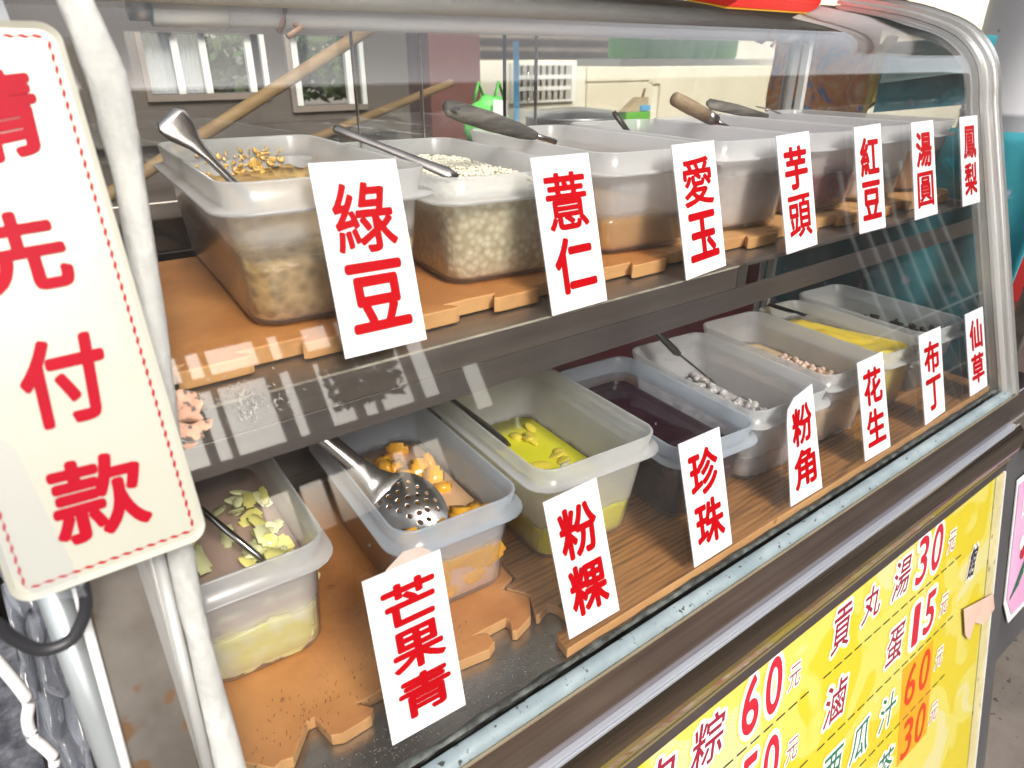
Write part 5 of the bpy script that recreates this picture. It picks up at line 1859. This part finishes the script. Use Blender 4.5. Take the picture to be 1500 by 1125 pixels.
# ------------------------------------------------------------------ kitchen behind the case
YK = 1.55
W1a, W1b = hit(203, 47, y=YK), hit(388, 135, y=YK)  # added openings stand in for the street mirrored in the back panes
W2a, W2b = hit(420, 50, y=YK), hit(530, 152, y=YK)
wz1 = min(W1b.z, W2b.z)
mb = MB()
zt1, zb1, zb2 = W1a.z, W1b.z, W2b.z
mb.box(-3.0, W1a.x, YK, YK + .06, -0.86, 2.2)
mb.box(W1a.x, W1b.x, YK, YK + .06, zt1, 2.2)
mb.box(W1a.x, W1b.x, YK, YK + .06, -0.86, zb1)
mb.box(W1b.x, W2a.x, YK, YK + .06, -0.86, 2.2)
mb.box(W2a.x, W2b.x, YK, YK + .06, zt1, 2.2)
mb.box(W2a.x, W2b.x, YK, YK + .06, -0.86, zb2)
mb.box(W2b.x, 1.03, YK, YK + .06, -0.86, 2.2)
kw = mb.out('kitchen_wall', M['kitchen_wall'])
tag(kw, kind='structure')
for A_, B_, sl in ((W1a, W1b, (0.28, 0.52, 0.93)), (W2a, W2b, (0.12, 0.9))):
    wdw = box('window_frame', A_.x - .012, B_.x + .012, YK - .012, YK - .001, B_.z - .014, B_.z, M['street_post'], kw)  # added frame round a stand-in for the mirrored street
    box('window_frame', A_.x - .012, A_.x, YK - .012, YK - .001, B_.z, zt1, M['street_post'], kw)
    box('window_frame', B_.x, B_.x + .012, YK - .012, YK - .001, B_.z, zt1, M['facade'], kw)
    for f_ in sl:
        xx = A_.x + (B_.x - A_.x) * f_
        box('reflection_bar', xx - .008, xx + .008, YK + .02, YK + .035, B_.z, zt1, M['facade'], wdw)
    for f0, f1 in ((0.0, 0.27), (0.31, 0.50)) if A_ is W1a else ((0.0, 0.10),):
        nn = 24
        vs, fs = [], []
        for i in range(nn + 1):
            xx = A_.x + (B_.x - A_.x) * (f0 + (f1 - f0) * i / nn)
            yy = YK + .05 + .006 * math.sin(i * 1.3)
            vs += [(xx, yy, B_.z), (xx, yy, zt1), (xx, yy + .002, B_.z), (xx, yy + .002, zt1)]
        for i in range(nn):
            k = 4 * i
            fs += [(k, k + 4, k + 5, k + 1), (k + 2, k + 3, k + 7, k + 6)]
        add('reflection_drape', vs, fs, M['reflection_drape'], wdw, smooth=True)  # added pale drape, part of the stand-in reflection
vs, fs = [], []
R3 = random.Random(14)
for i in range(1400):
    p = Vector((R3.uniform(0.9, 2.9), 5.4 + R3.uniform(-.3, .3), 0))
    p.z = 0.2 + 0.9 * R3.random() * (0.6 + 0.4 * noise.noise(Vector((p.x * 3, 0, 0))))
    a_ = Vector((R3.uniform(-1, 1), R3.uniform(-1, 1), R3.uniform(-1, 1))).normalized() * .07
    b_ = a_.cross(Vector((R3.uniform(-1, 1), .3, R3.uniform(-1, 1)))).normalized() * .035
    k = len(vs)
    vs += [p - a_, p + b_, p + a_, p - b_]
    fs.append((k, k + 1, k + 2, k + 3))
o = add('reflection_shrub', vs, fs, M['leaves'])
tag(o, 'added green shrub behind the wall openings that stand in for a street reflection', 'shrub')
for i, (x0, x1, z) in enumerate(((-1.0, 0.98, 0.30), (-1.0, 0.98, 0.22))):
    o = box('wall_batten', x0, x1, 1.52, 1.5495, z, z + 0.035, pm('sooty_batten', (0.06, 0.05, 0.045), (0.10, 0.085, 0.07), 0.7, 0, 6), kw)
for p0, p1, r_, lab in (((hit(270, 215, y=1.0)), hit(560, 30, y=1.0), 0.011, 'brown wooden pole leaning diagonally behind the mung bean tub'), (hit(430, 215, y=1.2), hit(590, 150, y=1.2), 0.009, 'shorter brown pole leaning behind the barley tub')):
    o = tobj('wooden_pole', [p0 + (p0 - p1) * 2.2, p1 + (p1 - p0) * 0.5], r_, M['old_wood'], None, 12)
    tag(o, lab, 'pole')
box_c = empty('kitchen_counter', 'dark kitchen counter behind the case with things standing on it', 'counter')
box('counter_top', -1.4, 2.4, 0.95, 1.5, 0.24, 0.27, M['steel_dark'], box_c, 0.003)
for x in (-1.3, 0.5, 2.3):
    box('counter_leg', x, x + .04, 1.0, 1.04, -0.86, 0.2395, M['steel_dark'], box_c)
pl = box('red_brown_pillar', 0, 1, 0, 1, -0.86, 2.4, M['rust_red'])
a, b = hit(622, 60, y=1.62), hit(697, 60, y=1.62)
for v in pl.data.vertices:
    v.co.x = a.x if v.co.x < 0.5 else b.x
    v.co.y = 1.60 if v.co.y < 0.5 else 1.75
tag(pl, 'red-brown painted pillar behind the sliding glass', 'pillar')
# cream house beyond
ch = empty('cream_house', 'cream house with a white lattice window beyond the kitchen', 'house')
YH = 6.0
HX = lambda u: hit(u, 88, y=YH).x
box('house_wall', 3.2, 16, YH, YH + 0.2, -0.86, 3.2, M['cream_wall'], ch)
wf = box('window_frame', HX(745), HX(840), YH - 0.05, YH - 0.001, hit(780, 150, y=YH).z, hit(780, 92, y=YH).z, pm('white_window', (0.78, 0.76, 0.70), rough=0.5), ch)
x0, x1 = HX(750), HX(832)
zz0, zz1 = hit(780, 146, y=YH).z, hit(780, 96, y=YH).z
for i in range(9):
    xx = x0 + (x1 - x0) * (i + .5) / 9
    box('lattice_slot', xx - .06, xx + .06, YH - 0.056, YH - 0.0505, zz0, zz1, pm('slot_grey', (0.42, 0.40, 0.34), rough=0.6) if i == 0 else bpy.data.materials['slot_grey'], wf)
for i in range(2):
    zz = zz0 + (zz1 - zz0) * (i + 1) / 3
    box('lattice_bar', x0, x1, YH - 0.064, YH - 0.0565, zz - .02, zz + .02, bpy.data.materials['white_window'], wf)
for (u0, v0, u1, v1) in ((858, 98, 950, 118), (950, 98, 1140, 118), (858, 122, 950, 172), (965, 122, 1140, 165)):
    a, b = hit(u0, v0, y=YH), hit(u1, v1, y=YH)
    box('wall_panel', a.x, b.x, YH - 0.03, YH - .001, min(a.z, b.z), max(a.z, b.z), pm('panel_cream', (0.66, 0.60, 0.44), (0.72, 0.66, 0.50), 0.8, 0, 2), ch, 0.008)
# corrugated awning in front of the house: horizontal ridges
YA = 4.6
a, b = hit(700, 50, y=YA), hit(900, 50, y=YA)
ca = empty('corrugated_awning', 'brown corrugated sheet hanging above the lattice window', 'awning')
vs, fs = [], []
n = 60
z_lo = hit(800, 88, y=YA).z
for i in range(n + 1):
    z = z_lo + 0.9 * i / n
    yy = YA + 0.03 * math.sin(i * 2 * math.pi / 6)
    vs += [(a.x, yy, z), (b.x, yy, z), (a.x, yy + .01, z), (b.x, yy + .01, z)]
for i in range(n):
    k = i * 4
    fs += [(k, k + 1, k + 5, k + 4), (k + 2, k + 6, k + 7, k + 3), (k, k + 4, k + 6, k + 2), (k + 1, k + 3, k + 7, k + 5)]
add('corrugated_sheet', vs, fs, M['corrugated'], ca, smooth=True)
# green crates on a rail
YC = 3.6
rail_a, rail_b = hit(880, 86, y=YC), hit(1150, 83, y=YC)
tag(box('shelf_beam', rail_a.x, rail_b.x + .2, YC - .2, YC + .25, rail_a.z - .05, rail_a.z, M['cream_wall']), 'cream beam carrying the row of green crates', 'beam')
cw = (hit(935, 86, y=YC).x - hit(899, 86, y=YC).x)
for i in range(5):
    x = hit(899, 86, y=YC).x + i * (cw * 1.06)
    gc = empty('green_crate', 'green plastic crate on the beam behind the glass, crate row', 'crate', 'green crates in a row on the beam')
    gc['label'] = ['first green crate from the corrugated sheet', 'second green crate along the beam', 'third green crate along the beam', 'fourth green crate, near the hanging cloths', 'last green crate behind the lamp end'][i]
    lathe('crate_wall', [(cw * .46, 0), (cw * .52, .02), (cw * .56, .30), (cw * .60, .31), (cw * .60, .33), (cw * .54, .33), (cw * .50, .03), (0, .03)], M['green_plastic'], gc, 4 * 6, (x + cw / 2, YC, rail_a.z))
# green carrier bag, blue pole, pot, brush
c = hit(715, 165, y=1.3)
gb = empty('carrier_bag', 'bright green plastic carrier bag standing behind the glass', 'bag')
bm = bmesh.new()
bmesh.ops.create_icosphere(bm, subdivisions=4, radius=1)
for v in bm.verts:
    f_ = 1 + 0.35 * noise.noise(v.co * 1.6)
    v.co = Vector((c.x + v.co.x * .065 * f_, c.y + v.co.y * .04 * f_, c.z - 0.02 + v.co.z * .060 * f_))
me = bpy.data.meshes.new('bag_body')
bm.to_mesh(me)
bm.free()
me.materials.append(M['green_bag'])
for p in me.polygons:
    p.use_smooth = True
o = bpy.data.objects.new('bag_body', me)
COL.objects.link(o)
o.parent = gb
add('bag_print', [c + Vector((-.02, -.048, -.02)), c + Vector((.025, -.048, -.02)), c + Vector((.03, -.046, .03)), c + Vector((-.015, -.046, .035))], [(0, 1, 2, 3)], M['white_print'], gb)
for dx in (-.03, .035):
    tobj('bag_handle', [c + Vector((dx - .015, 0, .03)), c + Vector((dx, 0, .075)), c + Vector((dx + .02, 0, .03))], [(.008, .002), (.006, .002), (.008, .002)], M['green_bag'], gb, 8)
a, b = hit(756, 60, y=2.6), hit(757, 230, y=2.6)
tag(tobj('blue_pole', [a + (a - b) * 0.0, b + (b - a) * 5], 0.014, M['blue_pole'], None, 12), 'thin light blue pole in front of the lattice window', 'pole')
c = hit(840, 172, y=1.6)
pp_ = empty('cooking_pot', 'wide aluminium pot standing behind the amber liquid tub', 'pot')
lathe('pot_body', [(0, 0), (.155, 0), (.165, .01), (.165, .10), (.172, .104), (.165, .108), (.158, .105), (.155, .02), (0, .02)], M['pot'], pp_, 48, (c.x, c.y, c.z - .10))
lathe('pot_lid', [(.168, .108), (.14, .122), (.05, .132), (0, .134)], M['pot'], pp_, 48, (c.x, c.y, c.z - .10))
c = hit(928, 165, y=1.35)
br2 = empty('dish_brush', 'tan and blue scrubbing brush on a green base behind the small dark handle', 'brush')
box('brush_base', c.x - .05, c.x + .06, c.y - .02, c.y + .03, c.z - .05, c.z + .003, M['green_plastic'], br2, 0.004)
mb = MB()
mb.add([c + Vector((-.055, -.015, .004)), c + Vector((.05, -.015, .004)), c + Vector((.05, -.015, .045)), c + Vector((.01, -.015, .045)), c + Vector((-.055, .015, .004)), c + Vector((.05, .015, .004)), c + Vector((.05, .015, .045)), c + Vector((.01, .015, .045))],
       [(0, 1, 2, 3), (7, 6, 5, 4), (0, 4, 5, 1), (1, 5, 6, 2), (2, 6, 7, 3), (3, 7, 4, 0)])
mb.out('bristles', pm('tan_bristles', (0.52, 0.40, 0.24), (0.44, 0.34, 0.2), 0.8, 0, 30), br2)
box('blue_rim', c.x + .012, c.x + .055, c.y - .021, c.y + .031, c.z + .006, c.z + .022, M['blue_pole'], br2)
tobj('brush_stem', [c + Vector((.035, 0, .04)), c + Vector((.045, 0, .07))], .004, M['old_wood'], br2)

# ------------------------------------------------------------------ left foreground
a, b = hit(78, 860, x=-0.035), hit(172, 1125, x=-0.028)
a = onp(80, 872, 0.0, 0.10)
b = onp(176, 1140, 0.0, 0.06)
sp_ = tobj('steel_post', [a + (a - b) * 1.2, b + (b - a) * 1.5], 0.0085, pm('galvanised_post', (0.52, 0.56, 0.58), (0.42, 0.46, 0.48), 0.35, 0.6, 9, stretch=(3, 3, .5)), None, 20)
tag(sp_, 'pale round galvanised post beside the rusty end column', 'post')
cpts = [(-60, 900), (-10, 912), (20, 935), (60, 952), (100, 940), (118, 915), (126, 885), (120, 850)]
cab = tobj('black_cable', smooth_path([onp(u, v, 0.0, 0.045) for u, v in cpts], 6), 0.0032, M['rubber'], None, 12)
tag(cab, 'thick black rubber cable looping in front of the post', 'cable')
# clear plastic strip hanging behind the post, white cord and stone slab
def pf(u, v):
    p = onp(-20 + 70 * u + 110 * v, 780 + 420 * v, 0.0, 0.20)
    return p + Vector((0.004 * noise.noise(Vector((u * 6, v * 9, 0))), 0.03 * noise.noise(Vector((u * 5, v * 11, 1))), 0))


cloth('clear_plastic_sheet', pf, 20, 60, M['clear_bag'], 'crumpled clear plastic sheet hanging left of the pale post', 'plastic sheet', 0.0006)
kp = [(-20, 950), (10, 985), (30, 1010), (42, 1030), (40, 1055), (48, 1080), (62, 1092), (78, 1108), (80, 1120)]
kd = tobj('white_cord', smooth_path([onp(u, v, 0.0, 0.12) for u, v in kp], 6), [0.0035] * 49, M['white_cloth'], None, 10)
tag(kd, 'knotted off-white cord end hanging at the lower left corner', 'cord')
a = onp(20, 1060, 0, 0.32)
sl_ = MB()
q = [onp(-80, 880, 0, 0.30), onp(20, 940, 0, 0.30), onp(70, 1140, 0, 0.30), onp(90, 1250, 0, 0.30), onp(-80, 1250, 0, 0.30)]
sl_.add(q + [p + Vector((-.05, .2, 0)) for p in q], [(0, 4, 3, 2, 1), (5, 6, 7, 8, 9)] + [(i, (i + 1) % 5, 5 + (i + 1) % 5, 5 + i) for i in range(5)])
o = sl_.out('textured_panel', pm('dark_crinkled_panel', (0.05, 0.055, 0.07), (0.16, 0.17, 0.20), 0.4, 0.2, 60, bump=1.0, bscale=160, stretch=(1, 1, 1)), None)
tag(o, 'dark crinkled panel at the lower left corner', 'panel')
ls = box('shop_side', -2.2, -0.16, 0.35, 0.40, -0.86, 1.4, pm('grey_shop_side', (0.10, 0.11, 0.11), (0.16, 0.16, 0.15), 0.7, 0, 5))
tag(ls, 'dark grey side panel of the shop left of the case', 'panel')
box('case_left_inner', 0.0, 0.020, 0.20, 0.47, -0.012, 0.55, M['steel_dark'], case)

# ------------------------------------------------------------------ added shading roof, and street seen in reflections
rf = box('shading_roof', -4, 5, 0.95, 3.4, 1.75, 1.80, M['roof'])  # added out of view to block sky light over the kitchen
tag(rf, 'unseen dark sheet roof added to keep sky light off the kitchen', 'roof')
st = empty('street_house', 'brown house with white-columned windows across the street, its wall shaped to hold back sky reflections', 'house')
hw = MB()  # unseen wall: tall part blocks sky reflections, low part lets the sun past
for x0, x1, z0, z1 in ((0.9, 1.0, -0.86, 9.5), (-10, 0.9, -0.86, 3.2), (4.7, 5.0, -0.86, 9.5), (5.0, 5.5, -0.86, 0.95), (5.0, 5.5, 1.7, 9.5), (5.5, 30, -0.86, 9.5), (1.0, 4.7, 2.85, 9.5), (1.0, 4.7, 0.78, 1.35), (1.0, 4.7, -0.86, 0.14), (1.0, 1.7, 0.14, 0.78), (3.22, 3.5, 0.14, 0.78), (4.4, 4.7, 0.14, 0.78)):
    hw.box(x0, x1, -8.6, -8.2, z0, z1)
hwo = hw.out('house_wall', M['facade_dark'], st)
for x, w_ in ((1.35, .10), (1.62, .06), (2.3, .16), (2.62, .30), (3.3, .10), (3.62, .05), (4.2, .12)):
    box('column', x, x + w_, -8.45, -8.3, 1.352, 2.848, M['street_post'], st)
box('window_beam', 1.0, 3.3, -8.29, -8.21, 2.25, 2.42, pm('tan_beam', (0.45, 0.33, 0.22), rough=0.7), st)
for x, w_ in ((2.1, .12), (2.55, .05), (3.75, .1)):
    box('mullion', x, x + w_, -8.45, -8.3, 0.142, 0.778, M['street_post'], st)
vs, fs = [], []
R3 = random.Random(4)
for i in range(500):      # shrub in the window bay
    p = Vector((R3.uniform(2.9, 3.9), -8.0 + R3.uniform(-.02, .1), R3.uniform(1.5, 2.2)))
    a_ = Vector((R3.uniform(-1, 1), R3.uniform(-1, 1), R3.uniform(-1, 1))).normalized() * .09
    b_ = a_.cross(Vector((R3.uniform(-1, 1), .3, R3.uniform(-1, 1)))).normalized() * .05
    k = len(vs)
    vs += [p - a_, p + b_, p + a_, p - b_]
    fs.append((k, k + 1, k + 2, k + 3))
o = add('window_shrub', vs, fs, M['leaves'])
tag(o, 'green shrub growing before the columned window of the house across the street', 'shrub')
